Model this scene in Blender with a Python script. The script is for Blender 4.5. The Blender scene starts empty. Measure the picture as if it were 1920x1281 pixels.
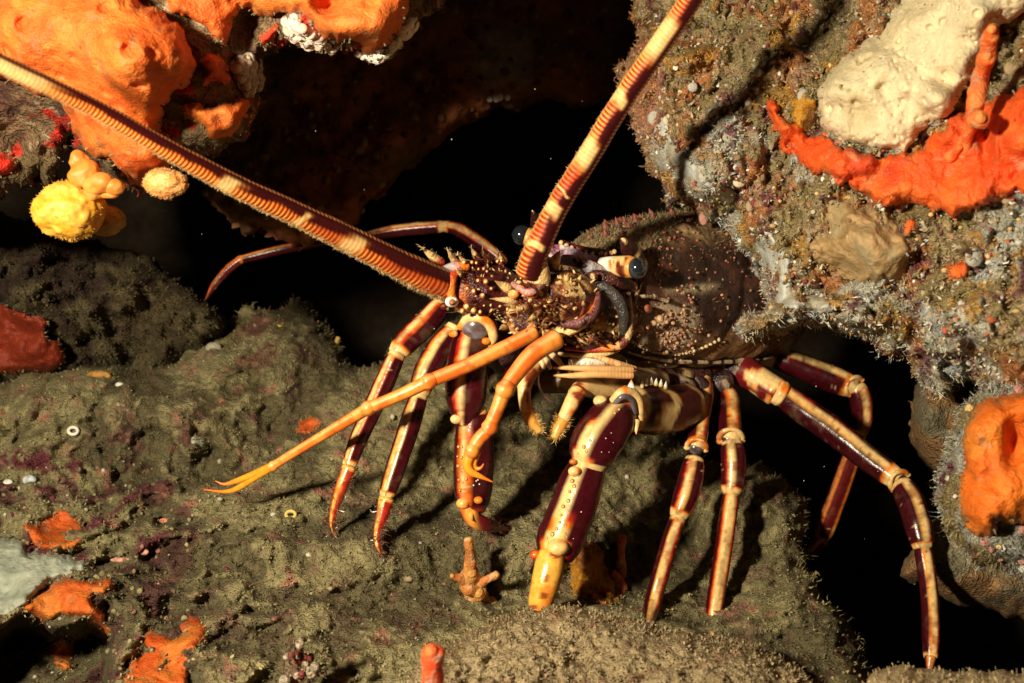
import bpy, math, random
import numpy as np
# ---------------------------------------------------------------- camera, world, light
SC = bpy.context.scene
SC.unit_settings.scale_length = 0.1            # one unit is ten centimetres: a reef crevice about 60 cm wide
F = 1866.7                                     # 35 mm lens: focal length in photo pixels
cam_d = bpy.data.cameras.new('camera'); cam = bpy.data.objects.new('camera', cam_d)
SC.collection.objects.link(cam); SC.camera = cam
cam.location = (0, 0, 0); cam.rotation_euler = (math.radians(90), 0, 0)
cam_d.lens = 35; cam_d.sensor_width = 36; cam_d.clip_start = 0.05; cam_d.clip_end = 200
cam_d.dof.use_dof = True; cam_d.dof.focus_distance = 5.45; cam_d.dof.aperture_fstop = 1.1
W = bpy.data.worlds.new('World'); SC.world = W; W.use_nodes = True
_n = W.node_tree.nodes; _bg = _n['Background']
_sky = _n.new('ShaderNodeTexSky'); _sky.sky_type = 'NISHITA'; _sky.sun_disc = False
_sky.sun_elevation = math.radians(25); _sky.sun_rotation = math.radians(200)
W.node_tree.links.new(_sky.outputs[0], _bg.inputs[0]); _bg.inputs[1].default_value = 0.0012
# the diver's strobe, held out on an arm at the camera's left
sl = bpy.data.lights.new('strobe', 'AREA'); sl.shape = 'DISK'; sl.size = 0.5
sl.energy = 880; sl.color = (1.0, 0.875, 0.65)
so = bpy.data.objects.new('strobe', sl); SC.collection.objects.link(so)
so.location = (-2.95, -0.1, 1.0)
from mathutils import Vector
so.rotation_euler = (Vector((0.35, 5.6, -0.15)) - so.location).to_track_quat('-Z', 'Y').to_euler()
SC.view_settings.view_transform = 'Standard'; SC.view_settings.look = 'None'
SC.view_settings.exposure = 0.0; SC.view_settings.gamma = 1.0
SC.cycles.max_bounces = 5; SC.cycles.use_denoising = True
rng = np.random.default_rng(7)

# ---------------------------------------------------------------- small maths
def A(*v): return np.array(v, float)
def at(px, py, d):
    px, py, d = np.broadcast_arrays(np.asarray(px, float), np.asarray(py, float), np.asarray(d, float))
    return np.stack([(px - 960) / F * d, d, -(py - 640.5) / F * d], -1)
def sst(a, b, x):
    t = np.clip((x - a) / (b - a), 0, 1); return t * t * (3 - 2 * t)
def mixc(a, b, f):
    a = np.asarray(a, float); b = np.asarray(b, float); f = np.asarray(f)[..., None]
    return a * (1 - f) + b * f
def _hash(i, j, k, s):
    h = (i * 374761393 + j * 668265263 + k * 2147483647 + s * 1274126177) & 0xffffffff
    h = ((h ^ (h >> 13)) * 1274126177) & 0xffffffff
    h = ((h ^ (h >> 15)) * 2246822519) & 0xffffffff
    return (h ^ (h >> 16)) & 0xffffffff
_G = np.array([[1,1,0],[-1,1,0],[1,-1,0],[-1,-1,0],[1,0,1],[-1,0,1],[1,0,-1],[-1,0,-1],[0,1,1],[0,-1,1],[0,1,-1],[0,-1,-1]], float)
def perlin(P, s=0):
    P = np.asarray(P, float); I = np.floor(P).astype(np.int64); f = P - I
    u = f * f * f * (f * (f * 6 - 15) + 10); out = 0
    for a in (0, 1):
        for b in (0, 1):
            for c in (0, 1):
                g = _G[_hash(I[..., 0] + a, I[..., 1] + b, I[..., 2] + c, s) % 12]
                w = (u[..., 0] if a else 1 - u[..., 0]) * (u[..., 1] if b else 1 - u[..., 1]) * (u[..., 2] if c else 1 - u[..., 2])
                out = out + w * ((f - A(a, b, c)) * g).sum(-1)
    return out
def fbm(P, o=4, s=0, gain=.5):
    v = 0; a = 1.0
    for k in range(o):
        v = v + a * perlin(P * 2.0 ** k + 17.3 * k, s + k); a *= gain
    return v
def worley(P, s=0):
    P = np.asarray(P, float); I = np.floor(P).astype(np.int64); d1 = np.full(P.shape[:-1], 9.0); idv = np.zeros(P.shape[:-1])
    for a in (-1, 0, 1):
        for b in (-1, 0, 1):
            for c in (-1, 0, 1):
                i, j, k = I[..., 0] + a, I[..., 1] + b, I[..., 2] + c
                h = _hash(i, j, k, s); h2 = _hash(i, j, k, s + 91); h3 = _hash(i, j, k, s + 177)
                q = np.stack([i + h / 4294967296., j + h2 / 4294967296., k + h3 / 4294967296.], -1)
                d = np.sqrt(((P - q) ** 2).sum(-1)); m = d < d1
                d1 = np.where(m, d, d1); idv = np.where(m, (h >> 5) % 1000 / 1000., idv)
    return d1, idv
def unit(v): return v / np.maximum(np.linalg.norm(v, axis=-1, keepdims=True), 1e-9)
def smooth_poly(pts, k=2):
    p = np.asarray(pts, float)
    for _ in range(k):
        q = np.roll(p, -1, 0); p = np.stack([p * .75 + q * .25, p * .25 + q * .75], 1).reshape(-1, 2)
    return p
def sdist(poly, X, Y):
    P = np.stack([X.ravel(), Y.ravel()], -1); out = np.full(len(P), 1e9); ins = np.zeros(len(P), bool)
    for a, b in zip(poly, np.roll(poly, -1, 0)):
        e = b - a; L = (e * e).sum()
        if L < 1e-9: continue
        t = np.clip(((P - a) @ e) / L, 0, 1); out = np.minimum(out, ((P - a - t[:, None] * e) ** 2).sum(-1))
        c = (a[1] > P[:, 1]) != (b[1] > P[:, 1])
        if abs(e[1]) > 1e-12: ins ^= c & (P[:, 0] < e[0] * (P[:, 1] - a[1]) / e[1] + a[0])
    r = np.sqrt(out); return np.where(ins, r, -r).reshape(X.shape)

# ---------------------------------------------------------------- mesh building
class MB:
    def __init__(s): s.v, s.c, s.f, s.n = [], [], [], 0
    def add(s, v, faces, c):
        v = np.asarray(v, float).reshape(-1, 3); c = np.asarray(c, float)
        if c.ndim == 1: c = np.broadcast_to(c, v.shape)
        s.v.append(v); s.c.append(c.reshape(-1, 3))
        for f in faces: s.f.append(np.asarray(f, np.int64) + s.n)
        s.n += len(v); return s
    def build(s, name, mat, parent=None, origin=None, smooth=True):
        v = np.concatenate(s.v); c = np.concatenate(s.c)
        o = Vector((0, 0, 0))
        if parent is not None:
            w = np.zeros(3); p = parent
            while p is not None: w = w + np.array(p.location); p = p.parent
        else:
            w = np.array(origin) if origin is not None else (v.min(0) + v.max(0)) / 2
        me = bpy.data.meshes.new(name)
        me.vertices.add(len(v)); me.vertices.foreach_set('co', (v - w).astype(np.float32).ravel())
        tot = np.concatenate([np.full(len(f), f.shape[1]) for f in s.f]); idx = np.concatenate([f.ravel() for f in s.f])
        me.loops.add(len(idx)); me.loops.foreach_set('vertex_index', idx.astype(np.int32))
        me.polygons.add(len(tot)); st = np.concatenate([[0], np.cumsum(tot)[:-1]])
        me.polygons.foreach_set('loop_start', st.astype(np.int32)); me.polygons.foreach_set('loop_total', tot.astype(np.int32))
        me.polygons.foreach_set('use_smooth', np.full(len(tot), smooth))
        at_ = me.color_attributes.new('tint', 'FLOAT_COLOR', 'POINT')
        at_.data.foreach_set('color', np.concatenate([np.clip(c, 0, 1), np.ones((len(c), 1))], 1).astype(np.float32).ravel())
        me.update(calc_edges=True); me.validate(); me.materials.append(mat)
        ob = bpy.data.objects.new(name, me); SC.collection.objects.link(ob)
        if parent is not None: ob.parent = parent
        else: ob.location = w
        return ob
def grid_faces(nr, nc, wrap=False):
    i = np.arange(nr - 1)[:, None]; j = np.arange(nc if wrap else nc - 1)[None]
    j2 = (j + 1) % nc
    return np.stack(np.broadcast_arrays(i * nc + j, i * nc + j2, (i + 1) * nc + j2, (i + 1) * nc + j), -1).reshape(-1, 4)
def tag(o, label=None, cat=None, group=None, kind=None):
    if label: o['label'] = label
    if cat: o['category'] = cat
    if group: o['group'] = group
    if kind: o['kind'] = kind
    return o
def empty(name, loc, label, cat, group=None):
    o = bpy.data.objects.new(name, None); SC.collection.objects.link(o); o.location = loc; o.empty_display_size = .1
    return tag(o, label, cat, group)

# ---------------------------------------------------------------- materials
def material(name, rough=.8, spec=.3, bump=.3, scale=30, dist=.02, var=.35, vscale=18, sss=0, fine=None, coat=0, mottle=None):
    m = bpy.data.materials.new(name); m.use_nodes = True; t = m.node_tree; N = t.nodes; L = t.links
    b = N['Principled BSDF']; a = N.new('ShaderNodeAttribute'); a.attribute_name = 'tint'
    tc = N.new('ShaderNodeTexCoord')
    n1 = N.new('ShaderNodeTexNoise'); n1.inputs['Scale'].default_value = vscale; n1.inputs['Detail'].default_value = 7; n1.inputs['Roughness'].default_value = .65
    L.new(tc.outputs['Object'], n1.inputs['Vector'])
    mr = N.new('ShaderNodeMapRange'); mr.inputs[1].default_value = .3; mr.inputs[2].default_value = .7; mr.inputs[3].default_value = 1 - var; mr.inputs[4].default_value = 1 + var
    L.new(n1.outputs['Fac'], mr.inputs[0])
    mx = N.new('ShaderNodeVectorMath'); mx.operation = 'SCALE'; L.new(a.outputs['Color'], mx.inputs[0]); L.new(mr.outputs[0], mx.inputs['Scale'])
    if mottle:
        n3 = N.new('ShaderNodeTexNoise'); n3.inputs['Scale'].default_value = mottle; n3.inputs['Detail'].default_value = 5; n3.inputs['Distortion'].default_value = 1.2
        L.new(tc.outputs['Object'], n3.inputs['Vector']); m3 = N.new('ShaderNodeMapRange'); m3.inputs[1].default_value = .53; m3.inputs[2].default_value = .60; L.new(n3.outputs['Fac'], m3.inputs[0])
        m4 = N.new('ShaderNodeMix'); m4.data_type = 'RGBA'; m4.blend_type = 'MULTIPLY'; m4.inputs['B'].default_value = (.16, .05, .035, 1); L.new(m3.outputs[0], m4.inputs['Factor']); L.new(mx.outputs[0], m4.inputs['A']); L.new(m4.outputs['Result'], b.inputs['Base Color'])
    else: L.new(mx.outputs[0], b.inputs['Base Color'])
    n2 = N.new('ShaderNodeTexNoise'); n2.inputs['Scale'].default_value = scale; n2.inputs['Detail'].default_value = 8; n2.inputs['Roughness'].default_value = .6
    L.new(tc.outputs['Object'], n2.inputs['Vector'])
    bp = N.new('ShaderNodeBump'); bp.inputs['Strength'].default_value = bump; bp.inputs['Distance'].default_value = dist
    L.new(n2.outputs['Fac'], bp.inputs['Height'])
    if fine:
        vo = N.new('ShaderNodeTexVoronoi'); vo.inputs['Scale'].default_value = fine
        L.new(tc.outputs['Object'], vo.inputs['Vector'])
        b2 = N.new('ShaderNodeBump'); b2.inputs['Strength'].default_value = bump * .8; b2.inputs['Distance'].default_value = dist * .6
        L.new(vo.outputs['Distance'], b2.inputs['Height']); L.new(bp.outputs[0], b2.inputs['Normal']); L.new(b2.outputs[0], b.inputs['Normal'])
    else: L.new(bp.outputs[0], b.inputs['Normal'])
    b.inputs['Roughness'].default_value = rough; b.inputs['Specular IOR Level'].default_value = spec
    if sss:
        b.inputs['Subsurface Weight'].default_value = sss; b.inputs['Subsurface Radius'].default_value = (.06, .03, .012); b.inputs['Subsurface Scale'].default_value = 1
    if coat: b.inputs['Coat Weight'].default_value = coat; b.inputs['Coat Roughness'].default_value = .12
    return m
M_ROCK = material('encrusted_rock', .8, .35, .8, 26, .05, .45, 14, fine=55)
M_SILT = material('silty_seabed', .9, .2, .7, 34, .05, .34, 22, fine=70)
M_DARK = material('cave_rock', .9, .15, .6, 14, .06, .4, 6)
M_SPONGE = material('sponge', .6, .35, .4, 26, .03, .24, 16, sss=.2, fine=75)
M_PORE = material('porous_sponge', .8, .25, .4, 34, .02, .18, 18, sss=.12, fine=48)
M_SHELL = material('lobster_shell', .24, .5, .16, 50, .012, .28, 30)
M_HEAD = material('lobster_head_shell', .36, .5, .45, 40, .02, .35, 30, mottle=9, fine=80)
M_EYESTALK = material('eyestalk_shell', .3, .5, .2, 40, .015, .2, 30)
M_CARA = material('carapace_shell', .48, .45, .4, 45, .016, .4, 30, fine=60)
M_ANT = material('antenna_shell', .45, .3, .2, 70, .008, .2, 40)
M_SMOOTH = material('smooth_sponge', .5, .4, .16, 22, .02, .14, 12, sss=.2)
M_TUFT = material('turf', .9, .15, 0.0, 10, .001, .3, 8)
M_EYE = material('eye_cornea', .06, .8, 0, 10, .001, .1, 8, coat=1)
M_FEEL = material('feeler_shell', .35, .5, .15, 50, .006, .18, 25, sss=.1)

# ---------------------------------------------------------------- tubes
def catmull(P, n):
    P = np.asarray(P, float)
    if len(P) == 2: return P[0] + (P[1] - P[0]) * np.linspace(0, 1, n)[:, None]
    Q = np.vstack([2 * P[0] - P[1], P, 2 * P[-1] - P[-2]])
    L = np.concatenate([[0], np.cumsum(np.linalg.norm(np.diff(P[:, :2], axis=0), axis=1))])
    s = np.linspace(0, L[-1], n); k = np.clip(np.searchsorted(L, s, 'right') - 1, 0, len(P) - 2)
    t = ((s - L[k]) / (L[k + 1] - L[k]))[:, None]; a, b, c, d = Q[k], Q[k + 1], Q[k + 2], Q[k + 3]
    r = .5 * (2 * b + (c - a) * t + (2 * a - 5 * b + 4 * c - d) * t * t + (3 * b - a - 3 * c + d) * t ** 3)
    r[:, 3] = np.interp(s, L, P[:, 3]); return r
def tube(mb, pts, col, n=None, nseg=20, flat=1.0, ripple=None, cap=.5, rnoise=.025, prof=None):
    """pts: (px, py, depth, radius in photo pixels); col(t, ang, P) -> rgb"""
    pts = np.asarray(pts, float)
    L = np.linalg.norm(np.diff(pts[:, :2], axis=0), axis=1).sum()
    n = n or int(max(8, L / 3)); q = catmull(pts, n)
    c = at(q[:, 0], q[:, 1], q[:, 2]); r = q[:, 3] / F * q[:, 2]; t = np.linspace(0, 1, n)
    if prof is None and flat < 1: prof = [(0, .84), (.07, .95), (.2, 1), (.8, 1.01), (.93, .97), (1, .88)]
    if prof is not None: r = r * np.interp(t, [p[0] for p in prof], [p[1] for p in prof])
    if ripple is not None: r = r * ripple(t)
    T = unit(np.gradient(c, axis=0))
    # rounded end caps
    k = 5; th = np.linspace(0, np.pi / 2, k + 1)[:-1]
    c0 = c[0] - T[0] * (r[0] * cap * np.cos(th))[:, None]; r0 = r[0] * np.sin(th)
    c1 = c[-1] + T[-1] * (r[-1] * cap * np.cos(th[::-1]))[:, None]; r1 = r[-1] * np.sin(th[::-1])
    C = np.vstack([c0, c, c1]); R = np.concatenate([r0, r, r1]); TT = np.vstack([np.repeat(T[:1], k, 0), T, np.repeat(T[-1:], k, 0)])
    tt = np.concatenate([np.zeros(k), t, np.ones(k)])
    V = unit(-C); ref = V - (V * TT).sum(-1, keepdims=True) * TT; ref = unit(ref); B = np.cross(TT, ref)
    ang = np.linspace(0, 2 * np.pi, nseg, endpoint=False); ang = np.where(ang > np.pi, ang - 2 * np.pi, ang)
    rg = 1 + (.055 * np.cos(4 * ang - 1.2) + .03 * np.cos(3 * ang + 1) if flat < 1 else 0 * ang)
    P = C[:, None] + R[:, None, None] * rg[None, :, None] * (np.cos(ang)[None, :, None] * ref[:, None] * flat + np.sin(ang)[None, :, None] * B[:, None])
    if rnoise:
        nn = fbm(P * 7, 3, 5)[..., None] * rnoise * 1.6; P = P + nn * R[:, None, None] * unit(P - C[:, None])
    tg, ag = np.broadcast_arrays(tt[:, None], ang[None])
    cc = col(tg, ag, P) if callable(col) else np.broadcast_to(np.asarray(col, float), P.shape)
    mb.add(P, [grid_faces(len(C), nseg, True)], cc)
    return P, ang
def wrap(a): return (a + np.pi) % (2 * np.pi) - np.pi
def ball(mb, c, r, col, n=10, squash=(1, 1, 1), axis=None):
    th = np.linspace(0, np.pi, n); ph = np.linspace(0, 2 * np.pi, n * 2, endpoint=False)
    S = np.stack([np.sin(th)[:, None] * np.cos(ph), np.sin(th)[:, None] * np.sin(ph), np.cos(th)[:, None] * np.ones_like(ph)], -1) * A(*squash)
    if axis is not None:
        z = unit(np.asarray(axis, float)); x = unit(np.cross(z, A(.3, .9, .2))); y = np.cross(z, x)
        S = S[..., :1] * x + S[..., 1:2] * y + S[..., 2:] * z
    P = np.asarray(c) + r * S
    mb.add(P, [grid_faces(n, n * 2, True)], col(S, P) if callable(col) else col); return P
def many_balls(mb, C, R, cols, squash=.8, n=6):
    th = np.linspace(0, np.pi, n); ph = np.linspace(0, 2 * np.pi, 8, endpoint=False)
    S = np.stack([np.sin(th)[:, None] * np.cos(ph), np.sin(th)[:, None] * np.sin(ph), np.cos(th)[:, None] * np.ones_like(ph)], -1).reshape(-1, 3)
    m = len(S); sq = 1 + (rng.random((len(C), 1, 3)) - .5) * .5
    V = (C[:, None] + R[:, None, None] * S * sq * A(1, squash, 1)).reshape(-1, 3)
    f = grid_faces(n, 8, True); Fc = (f[None] + (np.arange(len(C)) * m)[:, None, None]).reshape(-1, 4)
    mb.add(V, [Fc], np.repeat(cols, m, 0))
def spine(mb, base, tip, r, cols, n=10):
    """cone from base to tip (px,py,d); cols: base, middle, tip colours"""
    b = np.array(base, float); e = np.array(tip, float); m = (b + e) / 2
    def cf(t, a, P): return np.where((t < .5)[..., None], mixc(cols[0], cols[1], sst(.1, .5, t)), mixc(cols[1], cols[2], sst(.6, .95, t)))
    tube(mb, [(*b, r), (*m, r * .62), (*e, r * .06)], cf, n=n, nseg=10, cap=.3)

# ---------------------------------------------------------------- relief bodies (rocks, sponges): closed lumps with a detailed near face
class Relief:
    def __init__(s, outline, base, step=4, edge=60, thick=.5, bumps=(), jag=10, jagf=.02, disp=(), lateral=0, seed=0, host=None, rough_edge=1, extra=None):
        s.poly = smooth_poly(outline, rough_edge) if rough_edge else np.asarray(outline, float); s.step = step
        lo = s.poly.min(0) - 2 * step - jag; hi = s.poly.max(0) + 2 * step + jag
        s.xs = np.arange(lo[0], hi[0] + step, step); s.ys = np.arange(lo[1], hi[1] + step, step)
        X, Y = np.meshgrid(s.xs, s.ys); s.X, s.Y = X, Y
        sd = sdist(s.poly, X, Y)
        Q = np.stack([X, Y, np.full_like(X, seed * 31.7)], -1)
        sd = sd + jag * fbm(Q * jagf, 4, seed) * 1.3
        s.sd = sd
        gx, gy = np.gradient(sd, step)[::-1]; gl = np.maximum(np.hypot(gx, gy), .3)
        neg = np.minimum(sd, 0)
        Xp = X - neg * gx / gl ** 2; Yp = Y - neg * gy / gl ** 2
        far = np.hypot(Xp - X, Yp - Y) > 1.6 * step; Xp = np.where(far, X, Xp); Yp = np.where(far, Y, Yp)
        s.keep = sd > -1.3 * step
        b = base(X, Y) if callable(base) else np.full_like(X, float(base))
        for (cx, cy, sx, sy, am) in bumps: b = b + am * np.exp(-((X - cx) / sx) ** 2 - ((Y - cy) / sy) ** 2)
        u = 1 - np.clip(sd / edge, 0, 1); s.prof = np.sqrt(np.clip(1 - u * u, 0, 1))
        P0 = at(X, Y, b); dn = np.zeros_like(X)
        for (amp, fr, kind) in disp:
            if kind == 'f': v = fbm(P0 * fr, 4, seed + 3)
            elif kind == 'r': v = np.abs(fbm(P0 * fr, 4, seed + 5)) * -1.6 + .3
            elif kind == 'w': v = .45 - worley(P0 * fr, seed + 7)[0]
            elif kind == 'p': v = -sst(.30, .12, worley(P0 * fr, seed + 11)[0])      # pits
            dn = dn + amp * v
        if extra is not None: dn = dn + extra(X, Y, P0)
        s.dn = dn
        if host is not None and thick <= .125: s.prof = sst(0, 1, np.clip(sd / edge, 0, 1)) ** .5
        if host is not None: s.depth = host - thick * s.prof - dn * np.clip(s.prof * 1.5, 0, 1) + .02 * (1 - s.prof)
        else: s.depth = b + thick * (1 - s.prof) - dn * (.25 + .75 * s.prof)
        if lateral:
            Xp = Xp + lateral * fbm(P0 * 6, 3, seed + 21); Yp = Yp + lateral * fbm(P0 * 6, 3, seed + 33)
        s.back = b + thick + (thick * 1.2 * s.prof) if host is None else host + .12
        s.P = at(Xp, Yp, s.depth); s.base = b; s.thick = thick
        d = np.where(s.keep, s.depth, b + thick); s.dfull = d
        k = max(1, int(round(18 / step))); ds = d.copy()
        for ax in (0, 1):
            c = np.cumsum(np.pad(ds, [(k + 1, k), (0, 0)] if ax == 0 else [(0, 0), (k + 1, k)], mode='edge'), axis=ax)
            ds = (c[2 * k + 1:] - c[:-2 * k - 1]) / (2 * k + 1) if ax == 0 else (c[:, 2 * k + 1:] - c[:, :-2 * k - 1]) / (2 * k + 1)
        s.dsm = ds
        n = np.cross(np.gradient(s.P, axis=1), np.gradient(s.P, axis=0)); n = unit(n)
        s.N = np.where((n[..., 1:2] > 0), -n, n)
    def look(s, px, py, smooth=False):
        g = s.dsm if smooth else s.dfull
        fx = np.clip((np.asarray(px, float) - s.xs[0]) / s.step, 0, len(s.xs) - 1.001); fy = np.clip((np.asarray(py, float) - s.ys[0]) / s.step, 0, len(s.ys) - 1.001)
        i = fx.astype(int); j = fy.astype(int); u = fx - i; v = fy - j
        return (g[j, i] * (1 - u) + g[j, i + 1] * u) * (1 - v) + (g[j + 1, i] * (1 - u) + g[j + 1, i + 1] * u) * v
    def mesh(s, mb, col, back=True):
        h, w = s.X.shape; k = s.keep; ids = np.full((h, w), -1); ids[k] = np.arange(k.sum())
        q = k[:-1, :-1] & k[1:, :-1] & k[:-1, 1:] & k[1:, 1:]
        fa = np.stack([ids[:-1, :-1][q], ids[1:, :-1][q], ids[1:, 1:][q], ids[:-1, 1:][q]], -1)
        c = np.asarray(col(s) if callable(col) else np.broadcast_to(np.asarray(col, float), s.P.shape)); s.C = c
        mb.add(s.P[k], [fa], c[k])
        if back:
            Pb = at(960 + s.P[..., 0] / s.P[..., 1] * F, 640.5 - s.P[..., 2] / s.P[..., 1] * F, np.where(s.sd <= 0, s.depth, s.back))
            mb.add(Pb[k], [fa[:, ::-1]], c[k])
        return s
def patch(name, outline, host, thick, mat, col, label, cat, step=3, edge=22, jag=5, jagf=.03, disp=(), bumps=(), seed=0, group=None, extra=None):
    r = Relief(outline, 5., step, edge, 0, (), jag, jagf, (), 0, seed)
    hd = host.look(r.X, r.Y, True)
    for (cx, cy, sx, sy, am) in bumps: hd = hd + am * np.exp(-((r.X - cx) / sx) ** 2 - ((r.Y - cy) / sy) ** 2)
    r = Relief(outline, lambda X, Y: hd, step, edge, thick, (), jag, jagf, disp, 0, seed, host=hd)
    mb = MB(); r.mesh(mb, col)
    if extra: extra(mb, r)
    tufts(mb, r, 260, (.006, .018), .004, -3, 9, col=(.22, .17, .08), spread=1.3)
    o = mb.build(name, mat); tag(o, label, cat, group); o['relief'] = 1; del o['relief']
    return o, r
def scatter(r, n, lo=0, hi=1e9, weight=None):
    m = r.keep & (r.sd > lo) & (r.sd < hi)
    w = m.astype(float).ravel() if weight is None else (m * weight).ravel()
    if w.sum() <= 0: return np.zeros(0, int), np.zeros(0, int)
    i = rng.choice(len(w), n, p=w / w.sum()); return np.unravel_index(i, r.X.shape)
def blades(mb, P, N, L, wd, C, spread=.8, droop=(0, 0, 0)):
    n = len(P); d = unit(N + spread * rng.normal(size=(n, 3)) * .6 + A(*droop)); s = unit(np.cross(d, rng.normal(size=(n, 3)))) * wd[:, None]
    b = rng.normal(size=(n, 3)) * L[:, None] * .3
    m = P + d * L[:, None] * .55; t = P + d * L[:, None] + b; p0 = P - N * .01
    V = np.stack([p0 - s, p0 + s, m + s * .7, m - s * .7, t], 1).reshape(-1, 3); o = (np.arange(n) * 5)[:, None]
    mb.add(V, [o + A(0, 1, 2, 3).astype(int), o + A(3, 2, 4).astype(int)], np.repeat(C, 5, 0))
def tufts(mb, r, n, L=(.02, .05), w=.004, lo=0, hi=1e9, bright=(.8, 1.3), weight=None, spread=.8, col=None):
    i, j = scatter(r, n, lo, hi, weight)
    P = r.P[i, j] + rng.normal(size=(len(i), 3)) * .008; N = r.N[i, j]
    l = rng.uniform(L[0], L[1], len(i)) ; c = (r.C[i, j] if col is None else np.broadcast_to(A(*col), P.shape)) * rng.uniform(bright[0], bright[1], (len(i), 1))
    blades(mb, P, N, l, np.full(len(i), w) * rng.uniform(.6, 1.4, len(i)), c, spread)
def knobs(mb, r, n, R, cols, lo=4, weight=None, sink=.3, squash=.8):
    i, j = scatter(r, n, lo, 1e9, weight); rad = rng.uniform(R[0], R[1], len(i)) ** 1.0
    C = r.P[i, j] - r.N[i, j] * (rad * sink)[:, None] * -.2
    cc = np.asarray(cols, float)[rng.integers(0, len(cols), len(i))] * rng.uniform(.75, 1.2, (len(i), 1))
    many_balls(mb, C, rad, cc, squash)

# palette (linear base colours)
CREAM = A(.78, .53, .22); WHITE = A(.85, .80, .68); MAROON = A(.048, .003, .006); ORANGE = A(.80, .20, .015); RED = A(.42, .02, .008)
BROWN = A(.06, .025, .012); SILT = A(.235, .200, .098); SILTD = A(.145, .12, .055)
SPO = A(.68, .120, .016); SPR = A(.78, .09, .012); GREY = A(.36, .36, .30); OLIVE = A(.26, .20, .085)
PINK = A(.55, .26, .20); PLUM = A(.12, .02, .035)

# ================================================================ THE SETTING
def seabed_col(s):
    P = s.P; n = fbm(P * 2.2, 5, 3); n2 = fbm(P * 9, 4, 8); n3 = fbm(P * 4.5 + 9, 4, 14)
    c = mixc(SILT, SILTD, sst(.15, .6, n)); c = mixc(c, SILT * 1.25, sst(.1, .5, n2))
    left = sst(560, 200, s.X) * sst(760, 860, s.Y)
    c = mixc(c, PLUM, sst(.12, .45, n3 + .22 * left - .12) * (.35 + .6 * left))
    c = mixc(c, A(.36, .14, .10), sst(.42, .6, fbm(P * 7 + 4, 3, 20)) * .7)
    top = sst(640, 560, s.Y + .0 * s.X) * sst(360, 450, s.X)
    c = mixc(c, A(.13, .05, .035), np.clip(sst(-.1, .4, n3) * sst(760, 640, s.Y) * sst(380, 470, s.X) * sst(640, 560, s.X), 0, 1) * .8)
    wd, wi = worley(P * 22, 4)
    c = mixc(c, A(.62, .52, .38), sst(.16, .08, wd) * (wi > .93))
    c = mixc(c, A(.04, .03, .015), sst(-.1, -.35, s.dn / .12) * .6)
    return c
floor_poly = [(-260, 725), (0, 712), (60, 690), (150, 682), (235, 690), (265, 712), (310, 682), (345, 640), (400, 612), (500, 572), (562, 556), (600, 590), (637, 645), (665, 690), (705, 690), (745, 640), (820, 600), (960, 610), (1160, 680), (1240, 760), (1290, 850), (1400, 868), (1500, 905), (1525, 960), (1502, 1050), (1545, 1110), (1600, 1180), (1650, 1270), (1700, 1500), (1500, 1720), (-260, 1720)]
floor = Relief(floor_poly, lambda X, Y: np.clip(4.62 + (1281 - Y) * .0042, 3.2, 9) + .05 * sst(300, 0, X), 3.6, 75, .55,
    bumps=[(300, 760, 220, 70, -.22), (560, 640, 90, 60, -.2), (80, 730, 140, 50, -.15), (820, 900, 150, 70, .22), (640, 1010, 330, 50, -.22), (1000, 1000, 120, 40, -.10),
           (330, 900, 160, 50, .14), (170, 1110, 120, 50, -.22), (440, 1230, 200, 60, -.1), (1080, 1090, 60, 40, .12), (1400, 950, 100, 70, -.30), (1330, 1030, 200, 190, .62), (1560, 1150, 90, 90, -.1), (700, 985, 60, 26, -.12), (880, 1040, 90, 30, -.1), (600, 900, 70, 40, -.12), (470, 850, 60, 50, .1), (440, 700, 60, 40, -.1), (180, 960, 70, 50, .14), (1040, 1110, 200, 45, .22), (150, 900, 90, 40, .15), (1030, 860, 120, 60, .1)],
    jag=14, jagf=.016, extra=lambda X, Y, P: (sst(620, 380, X) * sst(720, 800, Y) + .15) * (.13 * (np.abs(fbm(P * 2.4, 4, 55)) * -1.8 + .35) + .06 * fbm(P * 7, 3, 56)) - 1.0 * sst(1158, 1200, Y + 12 * np.sin(X / 23) - .0016 * (X - 90) ** 2) * sst(225, 195, X + .12 * (Y - 1200)), disp=[(.16, 1.3, 'f'), (.10, 3.4, 'f'), (.05, 5, 'r'), (.028, 11, 'w'), (.026, 20, 'f'), (.018, 34, 'w')], lateral=5, seed=1)
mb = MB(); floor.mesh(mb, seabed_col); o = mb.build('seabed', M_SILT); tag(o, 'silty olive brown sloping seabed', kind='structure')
mb = MB(); tufts(mb, floor, 42000, (.003, .009), .0052, 2, bright=(.85, 1.25), spread=1.3); tufts(mb, floor, 5000, (.010, .028), .003, 2, bright=(.8, 1.3), spread=1.2, weight=sst(.0, .35, fbm(floor.P * 2.6, 3, 77))); tufts(mb, floor, 4000, (.015, .045), .003, -4, 12, spread=1.1)
mb.build('turf', M_TUFT); tag(bpy.data.objects['turf'], 'short silty algal turf on the seabed', kind='stuff')
mound_poly = [(700, 1420), (745, 1300), (800, 1238), (850, 1205), (905, 1170), (1000, 1138), (1060, 1136), (1130, 1146), (1250, 1184), (1400, 1205), (1480, 1236), (1540, 1296), (1580, 1420), (1400, 1600), (800, 1600)]
mound = Relief(mound_poly, lambda X, Y: np.clip(4.30 + (1281 - Y) * .0030, 3.2, 9), 3.4, 55, .26, bumps=[(1000, 1230, 120, 50, -.1), (1330, 1270, 120, 50, -.08)],
    jag=9, jagf=.02, disp=[(.11, 1.6, 'f'), (.06, 5, 'f'), (.05, 13, 'w'), (.035, 24, 'f'), (.02, 36, 'w')], lateral=4, seed=2)
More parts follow.
